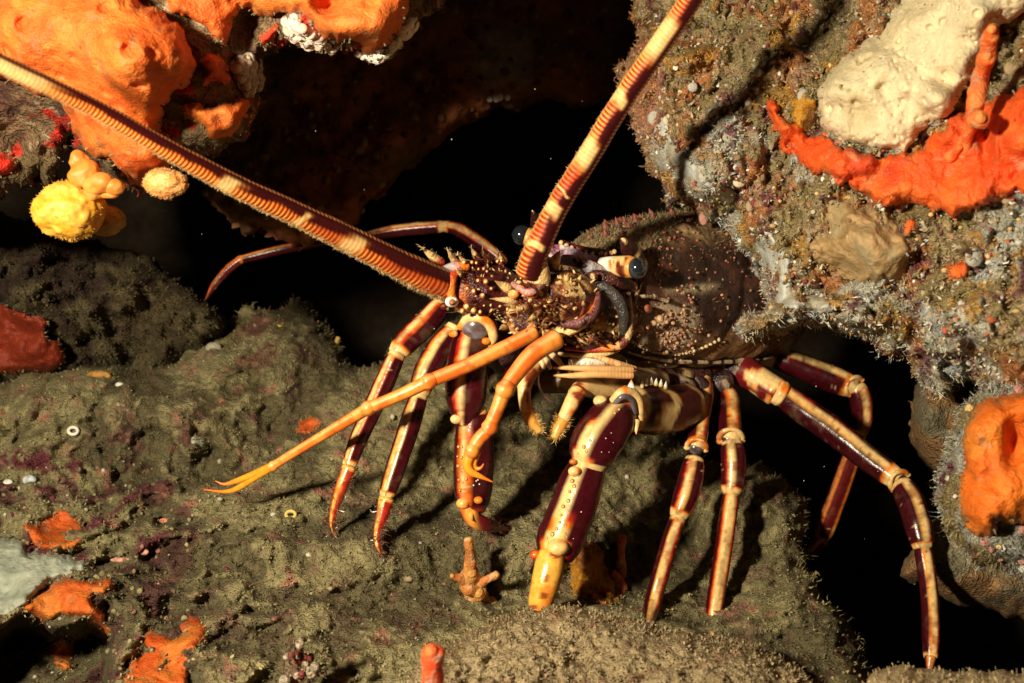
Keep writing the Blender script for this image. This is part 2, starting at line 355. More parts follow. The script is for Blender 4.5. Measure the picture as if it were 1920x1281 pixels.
def mound_col(s):
    n = fbm(s.P * 3, 4, 30); c = mixc(A(.36, .275, .15), A(.25, .185, .095), sst(.1, .6, n)); n2 = fbm(s.P * 8, 3, 31)
    c = mixc(c, A(.30, .17, .09), sst(.25, .5, n2) * .6); wd, wi = worley(s.P * 20, 6)
    return mixc(c, A(.6, .5, .35), sst(.18, .08, wd) * (wi > .9))
mb = MB(); mound.mesh(mb, mound_col); tufts(mb, mound, 12000, (.003, .010), .005, 2, spread=1.3); tufts(mb, mound, 3000, (.010, .03), .003, -4, 16, spread=1.1)
o = mb.build('silt_mound', M_SILT); tag(o, 'fuzzy silt covered mound in front of the lobster legs', 'rock')
rk = Relief([(1590, 1400), (1610, 1290), (1650, 1252), (1750, 1250), (1840, 1262), (1990, 1262), (2100, 1400), (1900, 1500)], lambda X, Y: np.clip(3.9 + (1281 - Y) * .003, 3, 5), 4, 50, .3,
    jag=7, disp=[(.06, 2, 'f'), (.03, 7, 'f'), (.02, 16, 'w')], lateral=4, seed=3)
mb = MB(); rk.mesh(mb, lambda s: mixc(A(.46, .35, .19), A(.32, .22, .11), sst(0, .5, fbm(s.P * 4, 4, 4)))); tufts(mb, rk, 3000, (.01, .03), .003)
tag(mb.build('pale_rock', M_SILT), 'pale sandy rock edge at the bottom corner below the long striped leg', 'rock')

# far cave wall: a deep concave shell behind everything
def cave():
    nu, nv = 90, 60; u = np.linspace(-1, 1, nu); v = np.linspace(-1, 1, nv); U, V = np.meshgrid(u, v)
    th = U * 1.75; X = 13 * np.sin(th); Yd = 3 + 13 * np.cos(th); Z = V * 9.0; bulge = np.cos(V * 1.4)
    P = np.stack([X * bulge, 3 + (Yd - 3) * (.35 + .65 * bulge), Z], -1); P = P + unit(P - A(0, 4, 0)) * (fbm(P * .6, 4, 40) * 1.0 + fbm(P * 2.5, 3, 41) * .25)[..., None]
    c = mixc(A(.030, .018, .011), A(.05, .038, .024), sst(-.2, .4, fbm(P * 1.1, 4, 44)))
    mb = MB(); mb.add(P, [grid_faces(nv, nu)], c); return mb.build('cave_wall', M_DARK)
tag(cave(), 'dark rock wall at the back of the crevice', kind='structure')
# dim ceiling slab in the shadow behind the overhang
slab = Relief([(330, -180), (340, 300), (420, 420), (560, 470), (660, 430), (700, 385), (760, 330), (830, 265), (900, 215), (1010, 195), (1120, 192), (1172, 175), (1190, 80), (1260, -180)], lambda X, Y: 7.6 - (Y - 200) * .0016 + (X - 800) * .0004, 6, 60, .5,
    jag=12, disp=[(.22, 1.0, 'f'), (.10, 3, 'f'), (.06, 7, 'w')], lateral=6, seed=5)
def slab_col(s):
    n = fbm(s.P * 1.3, 4, 50); n2 = fbm(s.P * 3, 4, 52)
    c = mixc(A(.32, .11, .04), A(.19, .10, .045), sst(-.15, .3, n)); c = mixc(c, A(.32, .14, .05), sst(.2, .5, n2) * .6)
    f = np.exp(-((s.X - 945) / 55) ** 4 - ((s.Y - 110) / 60) ** 4); c = mixc(c, A(.36, .31, .2), f * .8)
    return c
mb = MB(); slab.mesh(mb, slab_col); knobs(mb, slab, 500, (.01, .04), [A(.2, .1, .04), A(.3, .2, .1), A(.15, .05, .03)]); tag(mb.build('cave_roof', M_DARK), 'dim orange brown roof slab over the crevice', kind='structure')
# small pale crust glinting on the roof edge
mb = MB(); C = np.array([at(918 + 11 * k + rng.normal() * 2, 186 + rng.normal() * 4, 7.3) for k in range(4)]); many_balls(mb, C, np.full(4, .028), np.tile(A(.7, .65, .6), (4, 1)))
tag(mb.build('barnacle', M_PORE), 'tiny whitish barnacle cluster on the dim roof edge', 'barnacle')
# dim boulders in the left background, their shade put into a dark base colour
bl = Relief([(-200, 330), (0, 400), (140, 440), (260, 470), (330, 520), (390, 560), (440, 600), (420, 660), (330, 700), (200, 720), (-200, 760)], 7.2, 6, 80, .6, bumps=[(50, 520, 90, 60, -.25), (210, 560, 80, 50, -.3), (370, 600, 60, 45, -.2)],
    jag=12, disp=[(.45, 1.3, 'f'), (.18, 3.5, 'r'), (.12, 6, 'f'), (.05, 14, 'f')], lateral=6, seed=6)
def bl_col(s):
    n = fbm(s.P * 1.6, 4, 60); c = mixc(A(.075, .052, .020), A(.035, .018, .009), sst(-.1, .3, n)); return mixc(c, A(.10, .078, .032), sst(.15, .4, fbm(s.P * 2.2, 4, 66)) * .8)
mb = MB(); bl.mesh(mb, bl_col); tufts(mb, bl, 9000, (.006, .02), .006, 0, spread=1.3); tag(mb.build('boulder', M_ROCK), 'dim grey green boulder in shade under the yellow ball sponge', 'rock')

# ---------------- upper left overhang
over_poly = [(-260, -260), (900, -260), (836, 0), (795, 38), (760, 70), (742, 97), (705, 114), (672, 96), (640, 100), (600, 98), (560, 82), (530, 78), (512, 104), (494, 112), (490, 150), (492, 190), (476, 235), (440, 280), (385, 298), (345, 330), (300, 358), (255, 352), (225, 350), (180, 330), (150, 290), (130, 250), (118, 290), (110, 340), (60, 350), (-40, 380), (-260, 420)]
over = Relief(over_poly, lambda X, Y: 4.95 - .0002 * X + .0006 * (Y - 100), 3.8, 55, .45, bumps=[(250, 100, 150, 120, -.28), (40, 280, 90, 90, .35), (450, 150, 50, 60, .12), (470, 40, 40, 40, .18), (640, 30, 110, 60, -.12), (60, 30, 100, 80, -.1), (440, 230, 60, 50, -.05)],
    jag=10, jagf=.03, disp=[(.08, 1.8, 'f'), (.05, 5, 'f'), (.035, 14, 'w')], lateral=5, seed=10)
def over_col(s):
    n = fbm(s.P * 4, 4, 70); c = mixc(A(.13, .085, .035), A(.20, .12, .06), sst(-.2, .3, n)); c = mixc(c, A(.09, .035, .02), sst(.1, .4, fbm(s.P * 5 + 3, 4, 71)))
    c = mixc(c, A(.42, .32, .2), sst(.34, .5, fbm(s.P * 9, 3, 72)) * .7); c = mixc(c, RED * 1.2, sst(.38, .5, fbm(s.P * 5 - 7, 3, 73))); return c
mb = MB(); over.mesh(mb, over_col); tufts(mb, over, 3500, (.006, .02), .003, -3, 30, bright=(.6, 1)); tag(mb.build('rock_overhang', M_ROCK), 'craggy brown rock overhang coated with orange sponge above the antenna', 'rock')
def sponge_col(a, b, d=None, f=1.6):
    def c(s):
        n = fbm(s.P * f, 4, 80); k = mixc(a, b, sst(-.25, .35, n)); k = mixc(k, np.asarray(a) * .75, sst(.15, .45, fbm(s.P * 5, 4, 81)) * .6)
        k = mixc(k, np.minimum(np.asarray(a) * 1.1 + A(0, .12, .02), 1), sst(.1, .5, fbm(s.P * 3.3 + 5, 3, 83)) * .5)
        w, wi = worley(s.P * 9, 9); k = mixc(k, A(.12, .02, .01), sst(.13, .05, w) * (wi > .82)); w, wi = worley(s.P * 26, 19); k = mixc(k, np.asarray(a) * .4, sst(.2, .08, w) * (wi > .7)); return mixc(k, A(.24, .16, .07), sst(.26, .42, fbm(s.P * 7 + 2, 4, 84)) * sst(1.0, .3, s.prof) * .8 + sst(.42, .55, fbm(s.P * 11, 4, 85)) * .5)
    return c
SG = 'orange encrusting sponges on the overhang'
sponges = [
 ('bulging orange sponge with smooth rounded lobes behind the far antenna', [(-220, -220), (150, -220), (255, 0), (300, 22), (338, 48), (362, 90), (366, 130), (350, 165), (310, 190), (300, 240), (318, 262), (330, 300), (285, 345), (262, 356), (235, 348), (215, 300), (170, 290), (140, 250), (128, 218), (100, 190), (40, 165), (-10, 140), (-220, 130)], .26, [(245, 110, 75, 60, -.22), (215, 75, 25, 22, -.1), (130, 60, 60, 60, -.08), (40, 60, 70, 60, -.1), (235, 290, 60, 40, -.18), (330, 75, 30, 40, -.06), (120, 150, 40, 30, .06), (285, 325, 40, 25, .05)], 11),
 ('small orange sponge lobe squeezed between two crusts on the overhang', [(372, 105), (395, 95), (420, 100), (428, 130), (440, 150), (420, 165), (395, 160), (372, 165)], .10, [], 12),
 ('flat orange sponge flap with a crisp hanging edge', [(400, 195), (440, 188), (486, 180), (488, 196), (470, 232), (440, 255), (425, 265), (398, 270), (380, 240), (340, 215), (345, 190)], .08, [], 13),
 ('wide orange sponge sheet ending in a white rimmed tip over the dark crevice', [(395, -220), (860, -220), (770, 0), (760, 35), (745, 60), (722, 95), (700, 106), (672, 92), (648, 76), (630, 84), (600, 62), (580, 30), (555, 15), (535, 28), (510, 30), (480, 25), (455, 14), (436, 40), (428, 88), (404, 72), (380, 48), (330, 26), (300, -20), (320, -120)], .13, [(650, 50, 60, 30, -.08), (560, 0, 60, 25, -.06), (610, 8, 26, 20, .12)], 14)]
for lab, pl, th, bm, sd in sponges:
    patch('orange_sponge', pl, over, th, M_SPONGE, sponge_col(SPO, A(.74, .17, .028)), lab, 'sponge', 3, 40 if th > .2 else 20, 7, .03, [(.05, 2.5, 'f'), (.014, 8, 'f'), (.03, 6, 'p')], bm, sd, SG)
for lab, pl, sd in (('red sponge knob beside a dark gap in the overhang', [(478, 68), (500, 50), (524, 38), (530, 60), (512, 85), (494, 95), (482, 85)], 15), ('thin dark red sponge between grey crusts on the overhang', [(398, 50), (412, 58), (425, 85), (424, 96), (405, 88), (392, 70), (385, 52)], 16), ('red sponge tip level with the yellow ball sponge, at the far left of the overhang', [(-60, 285), (18, 282), (38, 300), (30, 322), (5, 336), (-60, 340)], 17)):
    patch('red_sponge', pl, over, .09, M_SPONGE, sponge_col(A(.72, .035, .015), A(.78, .08, .02)), lab, 'sponge', 2.5, 18, 4, .04, [(.02, 6, 'f')], (), sd, 'red sponges on the overhang')
for lab, pl, sd, cc in (('pinkish white lumpy bryozoan crust on the overhang edge', [(536, 35), (560, 28), (580, 50), (600, 72), (632, 88), (630, 98), (598, 94), (570, 84), (545, 76), (532, 60)], 18, A(.78, .60, .48)), ('white frilled crust rimming the tip of the orange sheet', [(664, 92), (690, 104), (715, 98), (735, 75), (752, 45), (772, 30), (790, 30), (760, 72), (742, 98), (704, 117), (676, 108)], 19, A(.75, .66, .55)), ('beige lumpy bryozoan crust beside a small orange lobe', [(436, 115), (460, 100), (485, 110), (490, 160), (478, 182), (455, 175), (440, 150)], 20, A(.55, .45, .34))):
    def ex(mb, r, cc=cc): knobs(mb, r, 140, (.012, .03), [cc, cc * .85, cc * 1.1], 1)
    patch('bryozoan_crust', pl, over, .08, M_PORE, lambda s, cc=cc: mixc(cc, cc * .7, sst(0, .3, fbm(s.P * 9, 3, 3))), lab, 'crust', 2.5, 14, 4, .05, [(.04, 9, 'w')], (), sd, 'pale crusts on the overhang', ex)
# yellow ball sponges hanging below the overhang
def ballsponge(name, px, py, d, rpx, sq, c1, c2, label, seed):
    mb = MB(); n = 64; th = np.linspace(0, np.pi, n); ph = np.linspace(0, 2 * np.pi, 2 * n, endpoint=False)
    S = np.stack([np.sin(th)[:, None] * np.cos(ph), np.sin(th)[:, None] * np.sin(ph), np.cos(th)[:, None] * np.ones_like(ph)], -1)
    r = rpx / F * d; k = 1 + .11 * fbm(S * 1.3 + seed, 3, seed) + .03 * fbm(S * 5, 4, seed) - .03 * sst(.28, .1, worley(S * 3.4, seed)[0])
    P = at(px, py, d) + r * k[..., None] * S * A(*sq)
    c = mixc(c1, c2, sst(-.3, .4, fbm(S * 2.5 + 3, 4, seed + 1)))
    mb.add(P, [grid_faces(n, 2 * n, True)], c)
    m = rng.random(S.shape[:2]) < .25; m = m & (rng.random(S.shape[:2]) < .5); b = P[m]; Nn = S[m]; blades(mb, b, Nn, rng.uniform(.004, .012, len(b)), np.full(len(b), .0015), mixc(c1, c2, np.full(len(b), .6)), .5)
    tag(mb.build(name, M_SMOOTH), label, 'sponge', 'round sponges under the overhang'); 
YL, YP = A(.72, .33, .025), A(.60, .20, .03)
ballsponge('ball_sponge', 130, 396, 4.75, 62, (1, 1, .86), YL, A(.76, .42, .07), 'bright yellow ball sponge hanging lowest under the overhang', 21)
mb = MB()
for (x, y, d, r, sq) in [(150, 305, 4.78, 22, (.9, .8, 1)), (160, 328, 4.70, 27, (1, .8, .9)), (186, 345, 4.66, 26, (1.1, .8, .75)), (212, 352, 4.66, 17, (1, .8, .8)), (205, 366, 4.68, 13, (1.3, .8, .6)), (180, 362, 4.68, 15, (1.2, .8, .7))]:
    ball(mb, at(x, y, d), r / F * d, lambda S, P: mixc(YP, A(.64, .26, .05), sst(-.2, .3, fbm(P * 8, 3, 5))), 28, sq); V = mb.v[-1]; mb.v[-1] = V + (.022 * fbm(V * 9, 3, 8))[:, None] * unit(V - at(x, y, d))
tag(mb.build('lobed_sponge', M_SMOOTH), 'lobed amber sponge folded between the bright yellow ball and the orange lobe', 'sponge', 'round sponges under the overhang')
ballsponge('ball_sponge', 310, 344, 4.8, 38, (1.05, .8, .7), A(.72, .29, .07), A(.70, .36, .13), 'pale apricot sponge lump tucked behind the thick antenna', 23)
ballsponge('ball_sponge', 190, 412, 5.0, 42, (1, .9, .72), A(.40, .24, .06), A(.45, .28, .08), 'shaded mustard sponge behind the bright yellow ball', 24)

# ---------------- right rock mass
right_poly = [(1180, -260), (1175, -40), (1195, 40), (1180, 75), (1168, 150), (1172, 225), (1200, 290), (1222, 330), (1262, 382), (1300, 408), (1340, 430), (1372, 452), (1400, 492), (1432, 545), (1442, 572), (1405, 590), (1368, 605), (1374, 628), (1400, 642), (1450, 632), (1490, 606), (1520, 605), (1558, 622), (1620, 640), (1668, 672), (1688, 668), (1706, 655), (1712, 690), (1725, 722), (1750, 745), (1778, 738), (1800, 716), (1840, 726), (1870, 760), (1960, 780), (2200, 700), (2300, -260)]
rightr = Relief(right_poly, lambda X, Y: 5.85 - np.clip(X - 1180, 0, 900) * .0019 + np.abs(Y - 350) * .0003 - .12, 3.4, 120, .85,
    bumps=[(1250, 60, 80, 25, .4), (1180, 20, 60, 40, -.1), (1440, 120, 60, 60, -.18), (1500, 60, 60, 40, .12), (1620, 330, 120, 60, -.08), (1425, 602, 80, 26, -.62), (1560, 590, 120, 40, -.35), (1330, 330, 70, 60, -.2), (1240, 160, 50, 90, -.15), (1470, 520, 50, 70, -.14), (1620, 450, 90, 50, -.12), (1700, 150, 130, 100, -.06), (1350, 250, 60, 60, -.1), (1360, 400, 40, 30, .14), (1440, 250, 14, 80, .16), (1880, 140, 50, 60, .16), (1600, 600, 120, 30, -.06), (1800, 620, 100, 70, -.12), (1780, 690, 40, 24, .18), (1300, 300, 40, 80, -.06)],
    jag=13, jagf=.03, disp=[(.15, 1.7, 'f'), (.12, 4.0, 'f'), (.06, 6, 'r'), (.06, 10, 'w'), (.055, 17, 'f'), (.035, 30, 'w')], lateral=8, seed=30)
def right_col(s):
    P = s.P; n1 = fbm(P * 2.4, 4, 90); n2 = fbm(P * 3.6 + 3, 5, 91); n3 = fbm(P * 7, 4, 92)
    c = mixc(OLIVE, A(.36, .27, .14), sst(-.1, .4, n3))
    c = mixc(c, A(.42, .16, .05), sst(.05, .35, n2) * .85)
    g = sst(.0, .28, n1 + .35 * np.exp(-((s.sd - 35) / 55) ** 2) - .08) * sst(160, 230, s.Y); c = mixc(c, GREY * 1.25, g * .85)
    c = mixc(c, A(.40, .42, .40), sst(.25, .4, fbm(P * 5 + 11, 4, 96)) * g)
    c = mixc(c, A(.42, .27, .16), sst(.25, .45, fbm(P * 6 + 7, 4, 93)) * .7); c = mixc(c, PLUM, sst(.3, .45, fbm(P * 5.5 - 9, 4, 94)) * .85)
    c = mixc(c, A(.42, .22, .03), sst(.33, .45, fbm(P * 3.5 - 4, 4, 95)) * .8)
    e = np.exp(-((s.X - 1195) / 45) ** 2 - ((s.Y - 190) / 110) ** 2); c = mixc(c, A(.55, .24, .12), e * .8)
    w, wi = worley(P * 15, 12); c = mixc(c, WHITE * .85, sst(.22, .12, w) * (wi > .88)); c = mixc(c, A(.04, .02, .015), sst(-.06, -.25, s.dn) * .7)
    return c
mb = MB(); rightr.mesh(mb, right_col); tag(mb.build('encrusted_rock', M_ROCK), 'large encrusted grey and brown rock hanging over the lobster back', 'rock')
mb = MB(); tufts(mb, rightr, 16000, (.006, .024), .003, -2, bright=(.8, 1.5), spread=1.); tufts(mb, rightr, 6500, (.014, .045), .0019, -4, 26, spread=1.1, bright=(1, 1.6)); mb.build('hydroid_fuzz', M_TUFT); tag(bpy.data.objects['hydroid_fuzz'], 'fine fuzzy growth coating the hanging rock', kind='stuff')
mb = MB(); kw = np.exp(-((rightr.Y - 380) / 330) ** 2)
knobs(mb, rightr, 700, (.005, .016), [WHITE * .9, CREAM * .8, PINK * .9, A(.5, .48, .42), A(.45, .40, .3), OLIVE, PLUM * 2, A(.5, .10, .04)], 6, kw); knobs(mb, rightr, 60, (.02, .042), [A(.5, .42, .30), A(.42, .40, .34), PINK * .8, A(.38, .28, .16)], 8, kw, squash=.5, sink=-.6)
for cl, n_ in ((A(.50, .43, .30), 2600), (A(.40, .40, .34), 2200), (A(.46, .33, .19), 1500), (A(.10, .03, .03), 1200), (A(.40, .20, .05), 900), (A(.20, .15, .06), 2600)):
    w_ = sst(.05, .35, fbm(rightr.P * 3.2 + 40 * cl[0] + 9 * cl[1], 4, 200)); i_, j_ = scatter(rightr, n_, 2, 1e9, w_)
    blades(mb, rightr.P[i_, j_], rightr.N[i_, j_], rng.uniform(.008, .022, len(i_)), rng.uniform(.005, .013, len(i_)), cl * rng.uniform(.6, 1.3, (len(i_), 1)), 1.4)
mb.build('encrusting_growth', M_PORE); tag(bpy.data.objects['encrusting_growth'], 'tiny pale knobs and crusts growing on the hanging rock', kind='stuff')
# beige porous sponge
def beige(s):
    n = fbm(s.P * 3, 4, 100); c = mixc(A(.66, .56, .36), A(.56, .46, .27), sst(-.2, .3, n)); w, wi = worley(s.P * 11, 13)
    c = mixc(c, A(.34, .25, .11), sst(.2, .1, w) * (wi > .6) * .8); w2, _ = worley(s.P * 34, 14); return mixc(c, A(.42, .33, .17), sst(.3, .1, w2) * .45)
patch('porous_sponge', [(1540, 150), (1580, 108), (1628, 72), (1656, 62), (1662, 30), (1705, -20), (1760, -220), (2200, -220), (1990, -40), (1900, 40), (1868, 48), (1850, 90), (1832, 130), (1810, 172), (1796, 200), (1768, 226), (1728, 248), (1708, 276), (1690, 288), (1650, 280), (1600, 268), (1580, 262), (1556, 246), (1532, 236), (1538, 200), (1528, 176)], rightr, .17, M_PORE, beige,
      'broad beige porous sponge bordered below by red sponge', 'sponge', 2.8, 34, 6, .03, [(.06, 2.0, 'f'), (.028, 11, 'p'), (.022, 26, 'p')], [(1850, 40, 70, 90, -.08), (1770, 150, 30, 20, .08), (1745, 215, 20, 16, .08)], 31)
def redcol(s):
    c = sponge_col(SPR, A(.82, .13, .018))(s); c = mixc(c, A(.45, .035, .01), sst(.2, .5, fbm(s.P * 3.3, 4, 110)) * .6)
    return mixc(c, A(.75, .3, .15), sst(.4, .55, fbm(s.P * 6, 3, 111)) * .5)
patch('red_sponge', [(1432, 188), (1450, 186), (1462, 205), (1482, 232), (1512, 252), (1560, 262), (1620, 286), (1690, 296), (1740, 262), (1800, 205), (1850, 190), (1900, 170), (2000, 130), (2100, 340), (1960, 352), (1905, 362), (1880, 372), (1850, 388), (1800, 408), (1762, 402), (1740, 380), (1690, 386), (1640, 375), (1600, 348), (1556, 338), (1520, 322), (1480, 292), (1452, 262), (1444, 230)], rightr, .16, M_SPONGE, redcol,
      'glowing red orange sponge sheet curving under the beige sponge', 'sponge', 2.8, 26, 11, .04, [(.05, 3, 'f'), (.03, 9, 'f'), (.02, 7, 'p')], [(1850, 260, 16, 60, .12)], 32)
for lab, pl, sd in (('small red sponge patch low on the hanging rock', [(1766, 500), (1790, 488), (1822, 490), (1818, 520), (1795, 530), (1775, 522)], 33), ('small orange red sponge below the big red sheet', [(1688, 412), (1718, 405), (1726, 430), (1705, 452), (1690, 440)], 34), ('tiny red sponge dot on the grey crust', [(1430, 440), (1446, 430), (1450, 452), (1438, 464)], 35)):
    patch('red_sponge', pl, rightr, .06, M_SPONGE, redcol, lab, 'sponge', 2.5, 12, 5, .05, [(.03, 8, 'f')], (), sd, 'small red sponges on the hanging rock')
def tan(s):
    n = fbm(s.P * A(14, 4, 14), 4, 120); return mixc(mixc(A(.42, .28, .13), A(.27, .17, .07), sst(-.2, .3, n)), A(.30, .24, .13), sst(.05, .35, fbm(s.P * 8, 4, 121)) * .8)
patch('tan_bryozoan', [(1540, 385), (1580, 372), (1640, 392), (1690, 420), (1720, 455), (1710, 500), (1690, 540), (1640, 530), (1600, 525), (1570, 520), (1540, 500), (1515, 490), (1520, 470), (1510, 455), (1540, 440), (1550, 420)], rightr, .07, M_PORE, tan, 'tan fan shaped bryozoan with a scalloped edge', 'bryozoan', 2.8, 26, 8, .06, [(.04, 6, 'f')], (), 36)
patch('amber_sponge', [(1478, 190), (1500, 170), (1530, 178), (1540, 205), (1530, 240), (1512, 262), (1492, 240), (1480, 215)], rightr, .06, M_SPONGE, lambda s: mixc(A(.42, .20, .015), A(.16, .07, .01), sst(0, .3, fbm(s.P * 8, 4, 3))), 'mottled amber sponge between the red tip and the beige sponge', 'sponge', 2.5, 14, 5, .05, [(.04, 8, 'f')], (), 37)
for lab, pl, sd in (('blue grey crust running along the rock edge beside the carapace', [(1420, 420), (1450, 440), (1470, 470), (1488, 500), (1480, 540), (1520, 556), (1560, 560), (1560, 590), (1500, 585), (1450, 610), (1400, 625), (1375, 615), (1430, 585), (1450, 560), (1445, 520), (1420, 480), (1400, 445)], 38), ('blue grey crust streak on the rock above the dark crevice', [(1240, 200), (1248, 240), (1262, 270), (1300, 300), (1340, 330), (1380, 360), (1385, 385), (1340, 378), (1290, 355), (1250, 330), (1222, 310), (1230, 280), (1236, 250)], 39)):
    patch('grey_crust', pl, rightr, .05, M_PORE, lambda s: mixc(A(.48, .49, .45), A(.34, .31, .23), sst(-.05, .3, fbm(s.P * 5, 4, 130))), lab, 'crust', 2.8, 14, 9, .04, [(.05, 5, 'f'), (.03, 14, 'w')], (), sd, 'grey crusts on the hanging rock')
# branching red false coral standing on the red sponge
def branches(name, segs, cA, cB, mat, label, cat, host=None, tips=True):
    mb = MB()
    for s in segs:
        def cf(t, a, P): return mixc(mixc(cA, cB, sst(-.2, .4, fbm(P * 14, 3, 9))), A(.55, .42, .3), sst(.2, .45, fbm(P * 22, 3, 12)) * .6)
        tube(mb, s, cf, n=24, nseg=18, rnoise=.35, cap=.7)
        if tips:
            x, y, d, r = s[-1]; ball(mb, at(x, y, d - r / F * d * .6), r * .62 / F * d, cB * 1.1, 8)
    return tag(mb.build(name, mat), label, cat)
dr = lambda x, y, h=.1: float(rightr.look(x, y)) - h
branches('branching_coral', [[(1808, 290, dr(1808, 290, .12), 9), (1815, 250, dr(1815, 250, .2), 11), (1828, 215, dr(1828, 215, .28), 15)], [(1828, 215, dr(1828, 215, .26), 15), (1832, 180, dr(1832, 180, .3), 14), (1842, 140, dr(1842, 140, .36), 15), (1850, 105, dr(1850, 105, .44), 16)], [(1850, 110, dr(1850, 110, .4), 14), (1856, 75, dr(1856, 75, .5), 16), (1860, 55, dr(1860, 55, .54), 14)], [(1826, 215, dr(1826, 215, .25), 14), (1838, 222, dr(1838, 222, .42), 17)], [(1798, 275, dr(1798, 275, .2), 8), (1780, 296, dr(1780, 296, .1), 8)], [(1806, 262, dr(1806, 262, .2), 9), (1796, 278, dr(1796, 278, .18), 9)]],
         A(.78, .13, .02), A(.82, .24, .06), M_SPONGE, 'branching orange false coral standing on the red sponge', 'coral')
# lower right rock with orange sponge
lr = Relief([(1750, 930), (1768, 880), (1775, 820), (1800, 770), (1830, 735), (1880, 715), (2150, 690), (2200, 1120), (1980, 1090), (1920, 1082), (1880, 1070), (1830, 1066), (1800, 1030), (1770, 990)], lambda X, Y: 4.55 - (X - 1750) * .0008, 3.4, 50, .35, jag=9, jagf=.03, disp=[(.08, 2.5, 'f'), (.05, 7, 'w'), (.03, 18, 'f')], lateral=5, seed=40)
mb = MB(); lr.mesh(mb, lambda s: mixc(mixc(GREY * .9, OLIVE, sst(-.1, .3, fbm(s.P * 4, 4, 141))), PLUM, sst(.3, .5, fbm(s.P * 5, 4, 142)))); tufts(mb, lr, 5000, (.01, .035), .003); tufts(mb, lr, 2500, (.03, .075), .0022, -4, 16, spread=1., bright=(1, 1.6)); knobs(mb, lr, 120, (.01, .03), [WHITE * .8, CREAM * .8, PINK], 6)
tag(mb.build('fuzzy_rock', M_ROCK), 'fuzzy grey rock carrying an orange sponge beside the last legs', 'rock')
patch('orange_sponge', [(1806, 800), (1820, 770), (1850, 748), (1880, 742), (1960, 720), (2100, 800), (2100, 985), (1960, 980), (1910, 985), (1870, 975), (1868, 1000), (1840, 1012), (1815, 990), (1796, 955), (1800, 900), (1812, 850), (1800, 825)], lr, .2, M_SPONGE, sponge_col(A(.74, .15, .012), A(.80, .20, .02)), 'thick orange sponge cushion on the fuzzy grey rock beside the last legs', 'sponge', 3, 34, 6, .03, [(.06, 3, 'f'), (.03, 8, 'f')], [(1900, 830, 14, 30, .14)], 41)
# dim rocks in the gap behind it
for nm, pl, d, lab, sd in (('rock', [(1705, 830), (1700, 770), (1715, 720), (1760, 700), (1830, 720), (1900, 800), (1900, 1000), (1810, 940), (1740, 880)], 6.3, 'dim brown rock in the gap behind the fuzzy rock', 42), ('rock', [(1690, 1090), (1705, 1040), (1740, 980), (1800, 960), (1960, 1010), (2100, 1080), (2100, 1190), (1920, 1165), (1840, 1140), (1780, 1120)], 5.6, 'brown rock lying low behind the longest leg', 43)):
    r = Relief(pl, d, 5, 60, .45, jag=8, disp=[(.12, 1.5, 'f'), (.06, 5, 'f'), (.03, 12, 'w')], lateral=5, seed=sd)
    mb = MB(); r.mesh(mb, lambda s: mixc(A(.28, .15, .06), A(.20, .17, .10), sst(-.1, .3, fbm(s.P * 3, 4, 150)))); tag(mb.build(nm, M_ROCK), lab, 'rock')

# ---------------- things growing on the seabed
df = lambda x, y, h=0.: float(floor.look(x, y)) - h
SGF = 'orange sponge patches on the seabed'
for lab, pl, th, sd in (('dark orange veined sponge sheet in shade at the left edge', [(-120, 560), (0, 575), (40, 590), (85, 600), (80, 630), (115, 650), (110, 690), (60, 700), (0, 695), (-120, 720)], .05, 51),
    ('orange sponge patch above the pale blue grey sponge', [(40, 985), (90, 975), (105, 955), (140, 962), (160, 995), (150, 1025), (110, 1032), (75, 1030)], .06, 52), ('orange sponge lip curling over a dark hollow', [(30, 1150), (80, 1110), (120, 1085), (160, 1092), (215, 1090), (205, 1115), (165, 1120), (190, 1145), (212, 1190), (190, 1185), (165, 1165), (130, 1150), (80, 1172), (60, 1150)], .12, 53),
    ('orange sponge patch at the bottom edge beyond the hollow', [(230, 1300), (245, 1240), (275, 1225), (270, 1185), (300, 1180), (330, 1200), (335, 1170), (358, 1150), (390, 1185), (380, 1210), (350, 1220), (350, 1300)], .06, 54), ('round orange sponge patch beside the long thin antennule', [(552, 795), (575, 780), (602, 778), (608, 790), (590, 812), (560, 815)], .035, 55),
    ('small dim orange sponge inside the dark hollow', [(90, 1210), (130, 1200), (150, 1230), (130, 1255), (95, 1250)], .05, 56)):
    h = bl if sd == 51 else floor
    if sd == 51: cc = lambda s: mixc(A(.20, .022, .005), A(.13, .012, .004), np.clip(sst(.08, .0, np.abs(fbm(s.P * 4, 4, 160))), 0, 1))  # shade at the left edge put into this sheet's dark colour
    else: cc = sponge_col(A(.46, .07, .007), A(.52, .10, .014))
    pl = [(np.mean([q[0] for q in pl]) + 1.08 * (q[0] - np.mean([q[0] for q in pl])), np.mean([q[1] for q in pl]) + 1.08 * (q[1] - np.mean([q[1] for q in pl]))) for q in pl]; patch('orange_sponge', pl, h, th * .85, M_SPONGE, cc, lab, 'sponge', 2.8, 14, 5, .045, [(.03, 5, 'f'), (.02, 12, 'f')], [(60, 640, 160, 90, -.22)] if sd == 51 else (), sd, SGF)
patch('pale_sponge', [(-120, 1010), (0, 1005), (40, 1012), (70, 1035), (120, 1038), (165, 1045), (170, 1065), (130, 1085), (90, 1100), (40, 1150), (-10, 1158), (-120, 1160)], floor, .12, M_PORE, lambda s: mixc(mixc(A(.30, .32, .25), A(.20, .22, .17), sst(-.1, .3, fbm(s.P * 4, 4, 170))), A(.07, .08, .06), sst(.22, .1, worley(s.P * 12, 71)[0]) * .7), 'pale blue grey sponge cushion between two orange patches', 'sponge', 2.8, 22, 6, .04, [(.04, 5, 'f'), (.02, 16, 'w')], (), 57)
